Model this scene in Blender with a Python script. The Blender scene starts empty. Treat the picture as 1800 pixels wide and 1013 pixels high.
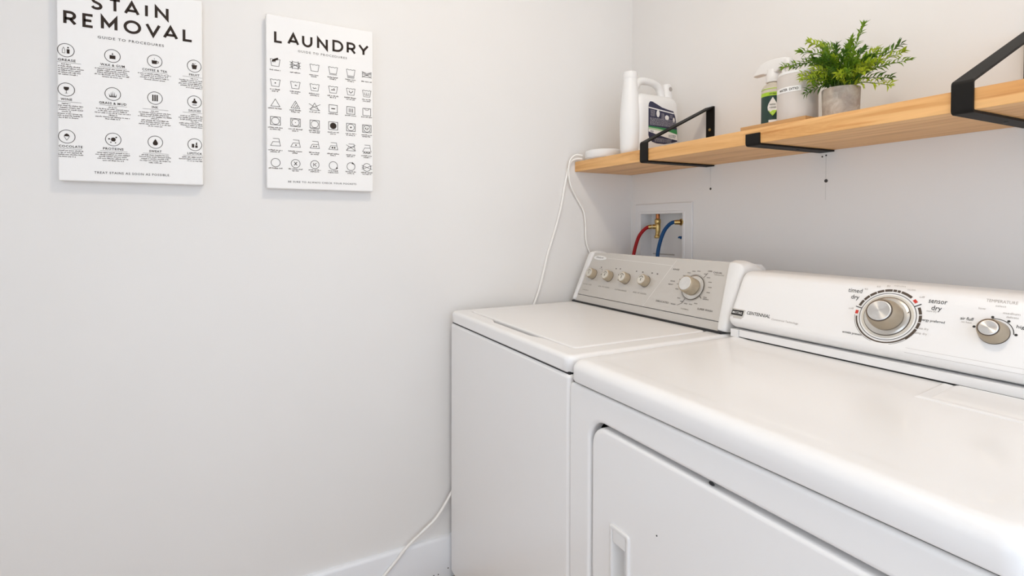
import bpy, bmesh, math, random
from mathutils import Matrix, Vector
PI = math.pi
sc = bpy.context.scene
COL = sc.collection

# ------------------------------------------------------------------ camera
def make_camera():
    f_px, cx, cy = 904.49, 877.98, 410.82
    yaw, pit, rol = math.radians(27.398), math.radians(-0.860), math.radians(0.106)
    fw = Vector((-math.cos(yaw) * math.cos(pit), math.sin(yaw) * math.cos(pit), math.sin(pit)))
    rt = fw.cross(Vector((0, 0, 1))).normalized()
    up = rt.cross(fw)
    r2 = rt * math.cos(rol) + up * math.sin(rol)
    u2 = up * math.cos(rol) - rt * math.sin(rol)
    cd = bpy.data.cameras.new('camera')
    co = bpy.data.objects.new('camera', cd)
    COL.objects.link(co)
    m = Matrix((r2, u2, -fw)).transposed().to_4x4()
    m.translation = Vector((1.6368, -1.4602, 1.1990))
    co.matrix_world = m
    cd.sensor_width = 36.0
    cd.lens = 36.0 * f_px / 1800.0
    cd.shift_x = (900 - cx) / 1800.0
    cd.shift_y = (cy - 506.5) / 1800.0
    cd.clip_start = 0.02
    sc.camera = co
make_camera()

# ------------------------------------------------------------------ light, exposure
LAMP = (1.08, -1.00, 2.44)          # ceiling lamp
LAMP_POWER = 86.0
DAY = (0.80, 0.885, 1.0)
DAY_STRENGTH = 2.24
w = bpy.data.worlds.new('world')
sc.world = w
w.use_nodes = True
bg = w.node_tree.nodes['Background']
bg.inputs[0].default_value = (*DAY, 1)
bg.inputs[1].default_value = DAY_STRENGTH
vs = sc.view_settings
vs.view_transform = 'Standard'
vs.look = 'None'
vs.gamma = 1.0
vs.exposure = 0.0
vs.use_curve_mapping = False
try:
    sc.cycles.use_denoising = True
    sc.cycles.max_bounces = 10
    sc.cycles.diffuse_bounces = 6
except Exception:
    pass

# ------------------------------------------------------------------ materials
def mat(name, col, rough=.5, metal=0., spec=None, coat=0., emit=None, emit_s=0., trans=0., ior=None, alpha=None):
    m = bpy.data.materials.new(name)
    m.use_nodes = True
    b = m.node_tree.nodes['Principled BSDF']
    b.inputs['Base Color'].default_value = (*col, 1)
    b.inputs['Roughness'].default_value = rough
    b.inputs['Metallic'].default_value = metal
    if spec is not None: b.inputs['Specular IOR Level'].default_value = spec
    if coat:
        b.inputs['Coat Weight'].default_value = coat
        b.inputs['Coat Roughness'].default_value = .09
    if emit:
        b.inputs['Emission Color'].default_value = (*emit, 1)
        b.inputs['Emission Strength'].default_value = emit_s
    if trans: b.inputs['Transmission Weight'].default_value = trans
    if ior: b.inputs['IOR'].default_value = ior
    return m
def N(m, t, **kw):
    n = m.node_tree.nodes.new(t)
    for k, v in kw.items(): setattr(n, k, v)
    return n
def L(m, a, b): m.node_tree.links.new(a, b)
def bsdf(m): return m.node_tree.nodes['Principled BSDF']
def coords(m, scale=(1, 1, 1), rot=(0, 0, 0)):
    tc = N(m, 'ShaderNodeTexCoord'); mp = N(m, 'ShaderNodeMapping')
    L(m, tc.outputs['Object'], mp.inputs['Vector'])
    mp.inputs['Scale'].default_value = scale; mp.inputs['Rotation'].default_value = rot
    return mp.outputs['Vector']
def noise(m, vec, scale, detail=4, rough=.55, dist=0.):
    n = N(m, 'ShaderNodeTexNoise')
    L(m, vec, n.inputs['Vector'])
    n.inputs['Scale'].default_value = scale; n.inputs['Detail'].default_value = detail
    n.inputs['Roughness'].default_value = rough; n.inputs['Distortion'].default_value = dist
    return n.outputs['Fac']
def ramp(m, fac, stops):
    r = N(m, 'ShaderNodeValToRGB'); L(m, fac, r.inputs['Fac'])
    e = r.color_ramp.elements
    while len(e) < len(stops): e.new(.5)
    for i, (p, c) in enumerate(stops): e[i].position = p; e[i].color = (*c, 1)
    return r.outputs['Color']
def bump(m, fac, strength, dist=.001):
    b = N(m, 'ShaderNodeBump'); L(m, fac, b.inputs['Height'])
    b.inputs['Strength'].default_value = strength; b.inputs['Distance'].default_value = dist
    L(m, b.outputs['Normal'], bsdf(m).inputs['Normal'])

M = {}
def wall_paint():
    m = mat('wall_paint', (.80, .79, .775), .55, spec=.35)
    v = coords(m)
    bump(m, noise(m, v, 260, 3), .10, .0006)
    L(m, ramp(m, noise(m, v, 1.6, 3), [(.3, (.775, .757, .735)), (.7, (.795, .777, .755))]), bsdf(m).inputs['Base Color'])
    return m
M['wall'] = wall_paint()
M['ceiling'] = mat('ceiling_paint', (.88, .87, .86), .8)
M['trim'] = mat('trim_gloss_white', (.82, .83, .85), .3)
def floor_mat():
    m = mat('brown_wood_floor', (.25, .15, .08), .35)
    br = N(m, 'ShaderNodeTexBrick'); L(m, coords(m, (1, 1, 1)), br.inputs['Vector'])
    br.inputs['Scale'].default_value = 1.0; br.inputs['Brick Width'].default_value = 1.2
    br.inputs['Row Height'].default_value = .16; br.inputs['Mortar Size'].default_value = .003
    br.inputs['Color1'].default_value = (.46, .33, .22, 1); br.inputs['Color2'].default_value = (.38, .26, .17, 1)
    br.inputs['Mortar'].default_value = (.06, .035, .02, 1)
    mx = N(m, 'ShaderNodeMixRGB', blend_type='MULTIPLY'); mx.inputs['Fac'].default_value = .6
    L(m, br.outputs['Color'], mx.inputs['Color1'])
    L(m, ramp(m, noise(m, coords(m, (3, 60, 1)), 1.0, 6), [(.3, (.55, .5, .45)), (.7, (1.15, 1.1, 1.0))]), mx.inputs['Color2'])
    L(m, mx.outputs['Color'], bsdf(m).inputs['Base Color'])
    return m
M['floor'] = floor_mat()
def canvas_mat():
    m = mat('canvas_white', (.87, .86, .845), .8, spec=.2)
    bump(m, noise(m, coords(m), 900, 2), .12, .0004)
    return m
M['canvas'] = canvas_mat()
M['ink'] = mat('print_dark_brown', (.035, .024, .018), .7, spec=.2)
M['ink_grey'] = mat('print_grey', (.12, .10, .09), .7, spec=.2)
def enamel():
    m = mat('white_enamel', (.87, .86, .85), .32, spec=.40, coat=.35)
    v = coords(m)
    bump(m, noise(m, v, 420, 2), .025, .0004)
    return m
M['enamel'] = enamel()
M['plastic_white'] = mat('white_plastic', (.80, .79, .775), .38)
M['dark_gap'] = mat('dark_parts_and_shade', (.02, .02, .022), .7)  # near-black for feet and small fittings; in gaps it paints the shade
M['grey_seal'] = mat('grey_seal', (.16, .16, .17), .6)
def fascia():
    m = mat('silver_fascia', (.60, .57, .53), .36, metal=.3)
    v = coords(m, (1, 1, 1))
    bump(m, noise(m, coords(m, (4, 600, 600)), 1, 2), .04, .0003)
    return m
M['fascia'] = fascia()
M['fascia_line'] = mat('fascia_pale_line', (.84, .82, .78), .5)
M['fascia_print'] = mat('fascia_print', (.10, .085, .07), .6)
M['fascia_faint'] = mat('fascia_faint_print', (.27, .25, .22), .6)
M['taupe'] = mat('taupe_plastic', (.36, .29, .205), .38)
M['beige'] = mat('beige_plastic', (.42, .345, .245), .38)
M['pale_cap'] = mat('pale_pearl_cap', (.72, .68, .60), .25, metal=.4)
def spun():
    m = mat('spun_aluminium', (.78, .77, .75), .27, metal=1.)
    b = bsdf(m); b.inputs['Anisotropic'].default_value = .85
    t = N(m, 'ShaderNodeTangent', direction_type='RADIAL', axis='Z')
    L(m, t.outputs['Tangent'], b.inputs['Tangent'])
    return m
M['spun'] = spun()
M['chrome'] = mat('satin_silver', (.66, .64, .60), .25, metal=.9)
M['bronze_line'] = mat('dark_bronze_print', (.075, .052, .036), .45)
M['black'] = mat('black_print', (.012, .011, .011), .5)
M['red_print'] = mat('red_print', (.62, .035, .02), .5)
M['faint_print'] = mat('faint_grey_print', (.42, .39, .36), .5)
def wood(name, a, b, c, axis_scale, fleck=True):
    m = mat(name, a, .42, spec=.4)
    v = coords(m, axis_scale)
    g = noise(m, v, 1.0, 8, .62, .9)
    col = ramp(m, g, [(.36, c), (.46, b), (.54, a), (.66, tuple(min(1, x * 1.10) for x in a))])
    if fleck:
        g2 = noise(m, coords(m, tuple(x * .45 for x in axis_scale)), 1.0, 3, .5, 2.2)
        k = ramp(m, g2, [(.60, (1, 1, 1)), (.665, (.84, .70, .55)), (.72, (.60, .40, .25))])
        mx = N(m, 'ShaderNodeMixRGB', blend_type='MULTIPLY'); mx.inputs['Fac'].default_value = .8
        L(m, col, mx.inputs['Color1']); L(m, k, mx.inputs['Color2'])
        col = mx.outputs['Color']
    L(m, col, bsdf(m).inputs['Base Color'])
    bump(m, g, .05, .0006)
    return m
M['shelf_wood'] = wood('maple_wood', (.75, .43, .175), (.69, .375, .14), (.57, .28, .09), (2.2, 34, 34))
M['tray_wood'] = wood('tray_wood', (.52, .29, .115), (.46, .25, .095), (.36, .18, .065), (3, 30, 30), False)
M['bracket'] = mat('black_powder_coat', (.008, .0068, .0058), .55, spec=.2)
M['brass'] = mat('brass', (.56, .40, .16), .28, metal=1.)
M['copper'] = mat('copper', (.42, .16, .06), .4, metal=1.)
M['red_hose'] = mat('red_rubber', (.33, .004, .006), .5, spec=.3)
M['blue_hose'] = mat('blue_rubber', (.002, .055, .17), .5, spec=.3)
M['cord'] = mat('white_cord_vinyl', (.87, .85, .81), .4)
def concrete():
    m = mat('concrete', (.42, .36, .31), .85, spec=.25)
    v = coords(m)
    g = noise(m, v, 38, 6, .6, 1.4)
    L(m, ramp(m, g, [(.3, (.33, .27, .225)), (.5, (.42, .36, .305)), (.72, (.52, .46, .40))]), bsdf(m).inputs['Base Color'])
    bump(m, noise(m, v, 300, 3), .25, .0008)
    return m
M['concrete'] = concrete()
M['soil'] = mat('dark_soil', (.02, .018, .01), .9)
def leafmat(name, a, b):
    m = mat(name, a, .45, spec=.4)
    L(m, ramp(m, noise(m, coords(m), 60, 2), [(.35, a), (.65, b)]), bsdf(m).inputs['Base Color'])
    bsdf(m).inputs['Subsurface Weight'].default_value = 0.0
    tr = N(m, 'ShaderNodeBsdfTranslucent'); mxs = N(m, 'ShaderNodeMixShader'); mxs.inputs[0].default_value = .3
    tr.inputs['Color'].default_value = (*b, 1)
    out = m.node_tree.nodes['Material Output']
    L(m, bsdf(m).outputs[0], mxs.inputs[1]); L(m, tr.outputs[0], mxs.inputs[2]); L(m, mxs.outputs[0], out.inputs['Surface'])
    return m
M['leaf1'] = leafmat('leaf_green', (.115, .225, .010), (.21, .35, .018))
M['leaf2'] = leafmat('leaf_lime', (.30, .43, .018), (.44, .53, .035))
M['leaf3'] = leafmat('leaf_deep_green', (.040, .105, .007), (.085, .19, .012))
M['stem'] = mat('stem_green', (.10, .16, .03), .6)
def frosted(name, col, trans=.6, rough=.35):
    m = mat(name, col, rough, trans=trans, ior=1.18)
    return m
M['frosted'] = frosted('frosted_plastic', (.80, .745, .70), .30, .3)
M['powder'] = mat('grey_beige_powder', (.62, .56, .51), .8)
M['clear_beige'] = frosted('clear_bottle_plastic', (.86, .80, .68), .5, .2)
M['label_white'] = mat('label_white', (.84, .83, .81), .5)
M['label_navy'] = mat('label_navy', (.020, .020, .060), .4)
M['label_green'] = mat('label_green', (.03, .24, .07), .4)
M['label_pale_green'] = mat('label_pale_green', (.45, .60, .40), .45)
M['label_lilac'] = mat('label_pale_lilac', (.40, .385, .42), .5)
M['label_dark_green'] = mat('label_dark_green', (.012, .045, .035), .4)
M['label_lime'] = mat('label_lime', (.38, .62, .02), .4)
M['hole'] = mat('hole_dark', (.05, .045, .04), .8)
M['pencil'] = mat('pencil_grey', (.64, .62, .60), .8)
M['box_white'] = mat('outlet_box_plastic', (.76, .755, .75), .45)

# ------------------------------------------------------------------ mesh helpers
class MB:
    def __init__(s): s.v = []; s.f = []
    def add(s, vs_, fs):
        o = len(s.v); s.v += [tuple(x) for x in vs_]; s.f += [tuple(i + o for i in f) for f in fs]
        return s
    def box(s, x0, x1, y0, y1, z0, z1):
        return s.add([(x0, y0, z0), (x1, y0, z0), (x1, y1, z0), (x0, y1, z0), (x0, y0, z1), (x1, y0, z1), (x1, y1, z1), (x0, y1, z1)],
                     [(3, 2, 1, 0), (4, 5, 6, 7), (0, 1, 5, 4), (1, 2, 6, 5), (2, 3, 7, 6), (3, 0, 4, 7)])
    def rbox(s, x0, x1, y0, y1, z0, z1, r=.003, seg=3):
        bm = bmesh.new()
        bmesh.ops.create_cube(bm, size=1.0)
        for v in bm.verts:
            v.co = ((x0 + x1) / 2 + v.co.x * (x1 - x0), (y0 + y1) / 2 + v.co.y * (y1 - y0), (z0 + z1) / 2 + v.co.z * (z1 - z0))
        bmesh.ops.bevel(bm, geom=bm.edges[:], offset=r, segments=seg, profile=.5, affect='EDGES')
        s.addbm(bm); return s
    def addbm(s, bm):
        bm.verts.index_update()
        s.add([v.co[:] for v in bm.verts], [tuple(v.index for v in f.verts) for f in bm.faces]); bm.free()
    def loft(s, rings, cap0=True, cap1=True, closed=True):
        n = len(rings[0]); vs_ = [p for r in rings for p in r]; fs = []
        for k in range(len(rings) - 1):
            for i in range(n if closed else n - 1):
                j = (i + 1) % n
                fs.append((k * n + i, k * n + j, (k + 1) * n + j, (k + 1) * n + i))
        if cap0: fs.append(tuple(range(n - 1, -1, -1)))
        if cap1: fs.append(tuple((len(rings) - 1) * n + i for i in range(n)))
        return s.add(vs_, fs)
    def lathe(s, prof, c=(0, 0, 0), seg=32, T=None, cap0=True, cap1=True):
        rings = []
        for r, z in prof:
            rings.append([(c[0] + r * math.cos(2 * PI * i / seg), c[1] + r * math.sin(2 * PI * i / seg), c[2] + z) for i in range(seg)])
        if T: rings = [[tuple(T @ Vector(p)) for p in r] for r in rings]
        return s.loft(rings, cap0, cap1)
    def tube(s, pts, rad, seg=10, smooth=6):
        P = spline(pts, smooth) if smooth else [Vector(p) for p in pts]
        n = len(P); rings = []
        up = Vector((0, 0, 1)); prev = None
        for i in range(n):
            t = (P[min(i + 1, n - 1)] - P[max(i - 1, 0)]).normalized()
            if prev is None:
                a = t.cross(up)
                if a.length < .1: a = t.cross(Vector((1, 0, 0)))
                a.normalize()
            else:
                a = (prev - t * prev.dot(t)).normalized()
            prev = a; b = t.cross(a)
            r = rad(i / (n - 1)) if callable(rad) else rad
            rings.append([tuple(P[i] + a * (r * math.cos(2 * PI * k / seg)) + b * (r * math.sin(2 * PI * k / seg))) for k in range(seg)])
        return s.loft(rings)
    def prism(s, poly, fn, d0, d1):
        """polygon in 2D mapped by fn(u, v, d), between depth d0 and d1"""
        return s.loft([[fn(u, v, d0) for u, v in poly], [fn(u, v, d1) for u, v in poly]])
    def flat(s, poly, fn, d=0.):
        return s.add([fn(u, v, d) for u, v in poly], [tuple(range(len(poly)))])
    def stroke(s, pts, wd, fn, d=0., closed=False):
        p = [Vector(q) for q in pts]; n = len(p); Lf, Rt = [], []
        for i in range(n):
            if closed or 0 < i < n - 1:
                a = (p[i] - p[i - 1]).normalized(); b = (p[(i + 1) % n] - p[i]).normalized()
                na = Vector((-a.y, a.x)); nb = Vector((-b.y, b.x)); m_ = na + nb
                m_ = m_.normalized() if m_.length > 1e-6 else na
                k = wd / 2 / max(m_.dot(na), .28)
            else:
                t = (p[1] - p[0]) if i == 0 else (p[-1] - p[-2])
                t.normalize(); m_ = Vector((-t.y, t.x)); k = wd / 2
            Lf.append(p[i] + m_ * k); Rt.append(p[i] - m_ * k)
        vs_ = [fn(q.x, q.y, d) for q in Lf] + [fn(q.x, q.y, d) for q in Rt]
        fs = [(i + n, (i + 1) % n + n, (i + 1) % n, i) for i in range(n if closed else n - 1)]
        return s.add(vs_, fs)
    def dot(s, u, v, r, fn, d=0., seg=14, ry=None):
        return s.flat([(u + r * math.cos(2 * PI * i / seg), v + (ry or r) * math.sin(2 * PI * i / seg)) for i in range(seg)], fn, d)
    def circ(s, u, v, r, wd, fn, d=0., a0=0, a1=360, seg=32, ry=None):
        full = abs(a1 - a0) >= 360; k = seg if full else max(3, int(seg * abs(a1 - a0) / 360))
        pts = [(u + r * math.cos(math.radians(a0 + (a1 - a0) * i / k)), v + (ry or r) * math.sin(math.radians(a0 + (a1 - a0) * i / k))) for i in range(k if full else k + 1)]
        return s.stroke(pts, wd, fn, d, closed=full)
    def text(s, body, fn, u, v, h, width=None, align='C', d=0., spacing=1.0, bold=0.):
        vs_, fs, (x0, x1), caph = glyphs(body, spacing, bold)
        ky = h / caph; kx = ky if width is None else width / (x1 - x0)
        off = {'C': -(x0 + x1) / 2, 'L': -x0, 'R': -x1}[align]
        return s.add([fn(u + (x + off) * kx, v + y * ky, d) for x, y in vs_], fs)
    def build(s, name, m, parent=None, origin=None, smooth=40, wn=False, matrix=None):
        me = bpy.data.meshes.new(name)
        o3 = Vector(origin) if origin is not None else Vector((0, 0, 0))
        me.from_pydata([(x - o3.x, y - o3.y, z - o3.z) for x, y, z in s.v], [], s.f)
        me.validate()
        bm = bmesh.new(); bm.from_mesh(me)
        bmesh.ops.recalc_face_normals(bm, faces=bm.faces[:]) if wn != 'flat' else None
        bm.to_mesh(me); bm.free()
        me.materials.append(M[m] if isinstance(m, str) else m)
        if smooth:
            me.polygons.foreach_set('use_smooth', [True] * len(me.polygons))
            me.set_sharp_from_angle(angle=math.radians(smooth))
        ob = bpy.data.objects.new(name, me); COL.objects.link(ob)
        if parent is not None: ob.parent = parent
        elif origin is not None and matrix is None: ob.location = o3
        if matrix is not None: ob.matrix_local = matrix
        if wn is True:
            md = ob.modifiers.new('weighted_normal', 'WEIGHTED_NORMAL'); md.keep_sharp = True
        return ob
class PM:
    def __init__(s, name): s.p = []; s.name = name
    def __getattr__(s, k):
        def call(*a, **kw):
            m = MB(); getattr(m, k)(*a, **kw); s.p.append(('lettering' if k == 'text' else s.name, m))
        return call
    def build(s, name, m, parent, origin, smooth=0):
        for nm, q in s.p: q.build(nm, m, parent, origin, smooth)
def spline(pts, k=6):
    P = [Vector(p) for p in pts]; out = []
    for i in range(len(P) - 1):
        p0 = P[max(i - 1, 0)]; p1 = P[i]; p2 = P[i + 1]; p3 = P[min(i + 2, len(P) - 1)]
        for j in range(k):
            t = j / k
            out.append(.5 * ((2 * p1) + (-p0 + p2) * t + (2 * p0 - 5 * p1 + 4 * p2 - p3) * t * t + (-p0 + 3 * p1 - 3 * p2 + p3) * t ** 3))
    out.append(P[-1]); return out
_gc = {}
def glyphs(body, spacing, bold):
    key = (body, spacing, bold)
    if key not in _gc:
        def conv(t):
            c = bpy.data.curves.new('t', 'FONT'); c.body = t; c.size = 1; c.space_character = spacing; c.offset = bold; c.resolution_u = 2
            o = bpy.data.objects.new('t', c); me = o.to_mesh()
            v = [(x.co.x, x.co.y) for x in me.vertices]; f = [tuple(p.vertices) for p in me.polygons]
            o.to_mesh_clear(); bpy.data.objects.remove(o); bpy.data.curves.remove(c); return v, f
        v, f = conv(body); hv, _ = conv('H')
        xs = [a for a, _b in v] or [0, 1]
        _gc[key] = (v, f, (min(xs), max(xs)), max(b for _a, b in hv))
    return _gc[key]
def rr(x0, x1, y0, y1, r, seg=6, sub=1):
    """rounded rectangle outline, counter-clockwise; sub points along each straight side"""
    c = [((x1 - r, y0 + r), -90), ((x1 - r, y1 - r), 0), ((x0 + r, y1 - r), 90), ((x0 + r, y0 + r), 180)]
    pts = []
    for i, ((cx, cy), a) in enumerate(c):
        arc = [(cx + r * math.cos(math.radians(a + 90 * k / seg)), cy + r * math.sin(math.radians(a + 90 * k / seg))) for k in range(seg + 1)]
        pts += arc
        if sub > 1:
            (nx, ny), na = c[(i + 1) % 4]
            q = (nx + r * math.cos(math.radians(na)), ny + r * math.sin(math.radians(na)))
            p = arc[-1]
            pts += [(p[0] + (q[0] - p[0]) * k / sub, p[1] + (q[1] - p[1]) * k / sub) for k in range(1, sub)]
    return pts
def empty(name, loc, label, cat, group=None):
    o = bpy.data.objects.new(name, None); COL.objects.link(o)
    o.location = loc; o.empty_display_size = .05
    return tag(o, label, cat, group)
def tag(o, label=None, cat=None, group=None, kind=None):
    if label: o['label'] = label
    if cat: o['category'] = cat
    if group: o['group'] = group
    if kind: o['kind'] = kind
    return o
def struct(o, label=None): return tag(o, label, None, None, 'structure')
rnd = random.Random(7)

# ================================================================== room
RX, RY, RZ = 2.45, -2.7, 2.44       # room is x 0..RX, y RY..0, z 0..RZ
T = .12
struct(MB().box(-T, RX + T, RY - T, T, -.1, 0).build('floor', 'floor', smooth=0), 'brown wood floor')
struct(MB().box(-T, RX + T, RY - T, T, RZ, RZ + .1).build('ceiling', 'ceiling', smooth=0), 'white ceiling')
struct(MB().box(-T, 0, RY - T, T, 0, RZ).build('wall_left', 'wall', smooth=0), 'plain off-white wall hung with two canvases')
# back wall, with the cut-out for the washer outlet box
bx0, bx1, bz0, bz1 = .058, .282, 1.045, 1.2485
wb = MB()
wb.box(0, RX, 0, T, 0, bz0).box(0, RX, 0, T, bz1, RZ).box(0, bx0, 0, T, bz0, bz1).box(bx1, RX, 0, T, bz0, bz1)
wall_back = struct(wb.build('wall_back', 'wall', smooth=0), 'off-white wall behind the machines and shelf')
# wall behind the viewer, with a wide cased opening to the daylit next room
dx0, dx1, dz1 = 1.20, 2.05, 2.1
qy0, qy1, qz0, qz1 = -2.30, -.20, .04, 2.15      # unseen window opening in the right wall, added and sized for more daylight
wf = MB()
wf.box(0, dx0, RY - T, RY, 0, RZ).box(dx1, RX, RY - T, RY, 0, RZ).box(dx0, dx1, RY - T, RY, dz1, RZ)
struct(wf.build('wall_front', 'wall', smooth=0), 'off-white wall with a wide cased opening')
wr = MB()
wr.box(RX, RX + T, RY - T, qy0, 0, RZ).box(RX, RX + T, qy1, T, 0, RZ).box(RX, RX + T, qy0, qy1, 0, qz0).box(RX, RX + T, qy0, qy1, qz1, RZ)
struct(wr.build('wall_right', 'wall', smooth=0), 'off-white wall with an added window opening')
wm = MB()
wm.rbox(RX - .018, RX, qy0 - .07, qy0, qz0 - .07, qz1 + .07, .003).rbox(RX - .018, RX, qy1, qy1 + .07, qz0 - .07, qz1 + .07, .003).rbox(RX - .018, RX, qy0, qy1, qz1, qz1 + .07, .003).rbox(RX - .03, RX, qy0, qy1, qz0 - .04, qz0, .003)
wm.rbox(RX + .04, RX + .08, qy0, qy1, (qz0 + qz1) / 2 - .02, (qz0 + qz1) / 2 + .02, .003)
struct(wm.build('added_window_1', 'trim', wn=True), 'white frame of the added daylight window in the right wall')
tr = MB()
tr.rbox(dx0 - .08, dx0, RY, RY + .018, 0, dz1 + .08, .003).rbox(dx1, dx1 + .08, RY, RY + .018, 0, dz1 + .08, .003).rbox(dx0, dx1, RY, RY + .018, dz1, dz1 + .08, .003)
struct(tr.build('trim_1', 'trim', wn=True), 'white casing round the opening')
# baseboards: flat face with a small eased top
def baseboard(name, fn, a0, a1):
    prof = [(0, 0), (.015, 0), (.015, .131), (.0135, .136), (.010, .1395), (.006, .141), (0, .141)]
    return struct(MB().loft([[fn(a0, d, z) for d, z in prof], [fn(a1, d, z) for d, z in prof]]).build(name, 'trim', smooth=50), 'white painted baseboard')
bl = baseboard('baseboard_left', lambda a, d, z: (d, a, z), RY, 0)
baseboard('baseboard_back', lambda a, d, z: (a, -d, z), .016, RX - .016)
baseboard('baseboard_right', lambda a, d, z: (RX - d, a, z), RY, 0)
for y, z in ((-.8145, .032), (-.866, .0215), (-.850, .0205)):
    MB().dot(0, 0, .0022, lambda u, v, d, y=y, z=z: (.0153, y + u, z + v)).build('nail_hole', 'hole', bl, smooth=0)
# old screw holes and pencil lines on the wall under the shelf
for x, z, r in ((.3971, 1.328, .0042), (.7854, 1.3256, .0050), (.7745, 1.3935, .0024), (.785, 1.396, .0024)):
    MB().lathe([(r, 0), (r * .85, .0008), (r * .4, .0004)], seg=12, T=Matrix.Translation((x, 0, z)) @ Matrix.Rotation(PI / 2, 4, 'X')).build('screw_hole', 'hole', wall_back)
for x, z0, z1 in ((.3971, 1.335, 1.40), (.7848, 1.332, 1.392), (.7844, 1.272, 1.318)):
    MB().box(x - .0007, x + .0007, -.0003, 0, z0, z1).build('pencil_line', 'pencil', wall_back, smooth=0)

# ceiling lamp (above the picture): the room's lamp
cl = empty('ceiling_lamp', LAMP, 'round flush ceiling lamp with a white glass dome', 'lamp')
MB().lathe([(.100, 0), (.105, -.006), (.105, -.03), (.082, -.034)], seg=40).build('base', 'plastic_white', cl)
dome_m = mat('lit_dome_glass', (.9, .9, .88), .4, emit=(1.0, .86, .67), emit_s=LAMP_POWER)
MB().lathe([(.082, -.034), (.080, -.055), (.072, -.074), (.056, -.088), (.032, -.096), (.011, -.098)], seg=40, cap0=False).build('dome', dome_m, cl)

# ================================================================== posters
LET = {
 'L': (.60, [[(0, 1), (0, 0), (1, 0)]]),
 'A': (1, [[(0, 0), (.5, 1), (1, 0)], [(.17, .27), (.83, .27)]]),
 'N': (1, [[(0, 0), (0, 1), (1, 0), (1, 1)]]),
 'M': (1, [[(0, 0), (0, 1), (.5, .30), (1, 1), (1, 0)]]),
 'V': (1, [[(0, 1), (.5, 0), (1, 1)]]),
 'I': (1, [[(.5, 0), (.5, 1)]]),
 'T': (1, [[(0, 1), (1, 1)], [(.5, 1), (.5, 0)]]),
 'E': (1, [[(1, 1), (0, 1), (0, 0), (1, 0)], [(0, .51), (.86, .51)]]),
 'Y': (1, [[(0, 1), (.5, .44), (1, 1)], [(.5, .46), (.5, 0)]]),
 'U': (1, [[(0, 1), (0, .42)] + [(.5 - .5 * math.cos(PI * k / 10), .42 - .42 * math.sin(PI * k / 10)) for k in range(1, 10)] + [(1, .42), (1, 1)]]),
 'D': (1, [[(0, 0), (0, 1), (.40, 1)] + [(.40 + .60 * math.sin(PI * k / 12), .5 + .5 * math.cos(PI * k / 12)) for k in range(1, 12)] + [(.40, 0), (0, 0), (0, .1)]]),
 'R': (1, [[(0, 0), (0, 1), (.50, 1)] + [(.50 + .44 * math.sin(PI * k / 10), .72 + .28 * math.cos(PI * k / 10)) for k in range(1, 10)] + [(.50, .44), (0, .44)], [(.50, .44), (1, 0)]]),
 'O': (1, [[(.5 + .5 * math.cos(2 * PI * k / 30), .5 + .5 * math.sin(2 * PI * k / 30)) for k in range(30)]]),
 'S': (1, [[(.90, .86), (.74, .97), (.5, 1.0), (.24, .95), (.10, .78), (.20, .61), (.5, .51), (.80, .40), (.93, .22), (.80, .06), (.5, 0), (.2, .04), (.04, .16)]]),
}
def big_word(mb, fn, items, v0, v1, wd):
    """items: (letter, left, right); the outlines stay inside the given box"""
    h = wd / 2
    for ch, a, b in items:
        for st in LET[ch][1]:
            pts = []
            for x, y in st:
                pts.append((a + h + x * (b - a - wd), v0 + h + y * (v1 - v0 - wd)))
            if ch == 'S': pts = [tuple(q)[:2] for q in spline([(p[0], p[1], 0) for p in pts], 4)]
            mb.stroke(pts, wd, fn, closed=(ch == 'O'))
def fine_line(mb, fn, u0, u1, v, h, lo=None, hi=None):
    """one line of print too small to read: rows of letter-sized marks in words"""
    u = u0
    while u < u1:
        wl = rnd.randint(2, 8)
        for _ in range(wl):
            a, b = u, u + h * rnd.uniform(.55, .8)
            if (lo is None or a > lo) and (hi is None or b < hi) and b <= u1:
                t = h * rnd.choice((.85, .85, .85, 1.25)); k = -h * rnd.choice((0, 0, 0, .3))
                mb.flat([(a, v + k), (b, v + k), (b, v + t), (a, v + t)], fn)
            u = b + h * .22
        u += h * .7
def canvas(name, y0, y1, z0, z1, label):
    t = .030
    r = empty(name, (0, (y0 + y1) / 2, z0), label, 'canvas print')
    O = r.location
    MB().rbox(.001, t, y0, y1, z0, z1, .0035, 3).build('canvas', 'canvas', r, O, wn=True)
    return r, O, (lambda u, v, d=0.: (t + .0004 + d, y0 + u, v))

# ---- stain removal
r, O, fn = canvas('wall_canvas', -1.8367, -1.5305, 1.3076, 1.8026, 'white STAIN REMOVAL canvas of twelve round stain symbols, left one on the wall')
W1 = .3062
tt = MB()
big_word(tt, fn, [('S', .0660, .0915), ('T', .1020, .1290), ('A', .1340, .1672), ('I', .1770, .1862), ('N', .1995, .2300)], 1.7355, 1.7695, .0062)
big_word(tt, fn, [('R', .0130, .0392), ('E', .0500, .0735), ('M', .0865, .1205), ('O', .1330, .1700), ('V', .1790, .2125), ('A', .2170, .2510), ('L', .2610, .2850)], 1.6880, 1.7222, .0064)
tt.build('title_lettering', 'ink', r, O, smooth=0)
tx = MB()
tx.text('GUIDE TO PROCEDURES', fn, .1495, 1.6655, .0062, .139, spacing=1.25, bold=.006)
tx.build('subtitle_lettering', 'ink', r, O, smooth=0); tx = MB()
tx.text('TREAT STAINS AS SOON AS POSSIBLE.', fn, .1506, 1.3280, .0055, .160, spacing=1.2, bold=.008)
tx.build('small_lettering', 'ink', r, O, smooth=0)
cols = (.0175, .1096, .1986, .2872)
rows = (1.6255, 1.5300, 1.4155)
caps = [['GREASE', 'WAX & GUM', 'COFFEE & TEA', 'FRUIT'], ['WINE', 'GRASS & MUD', 'INK', 'SAUCES'], ['COCOLATE', 'PROTEINS', 'SWEAT', 'LIPSTICK']]
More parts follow.
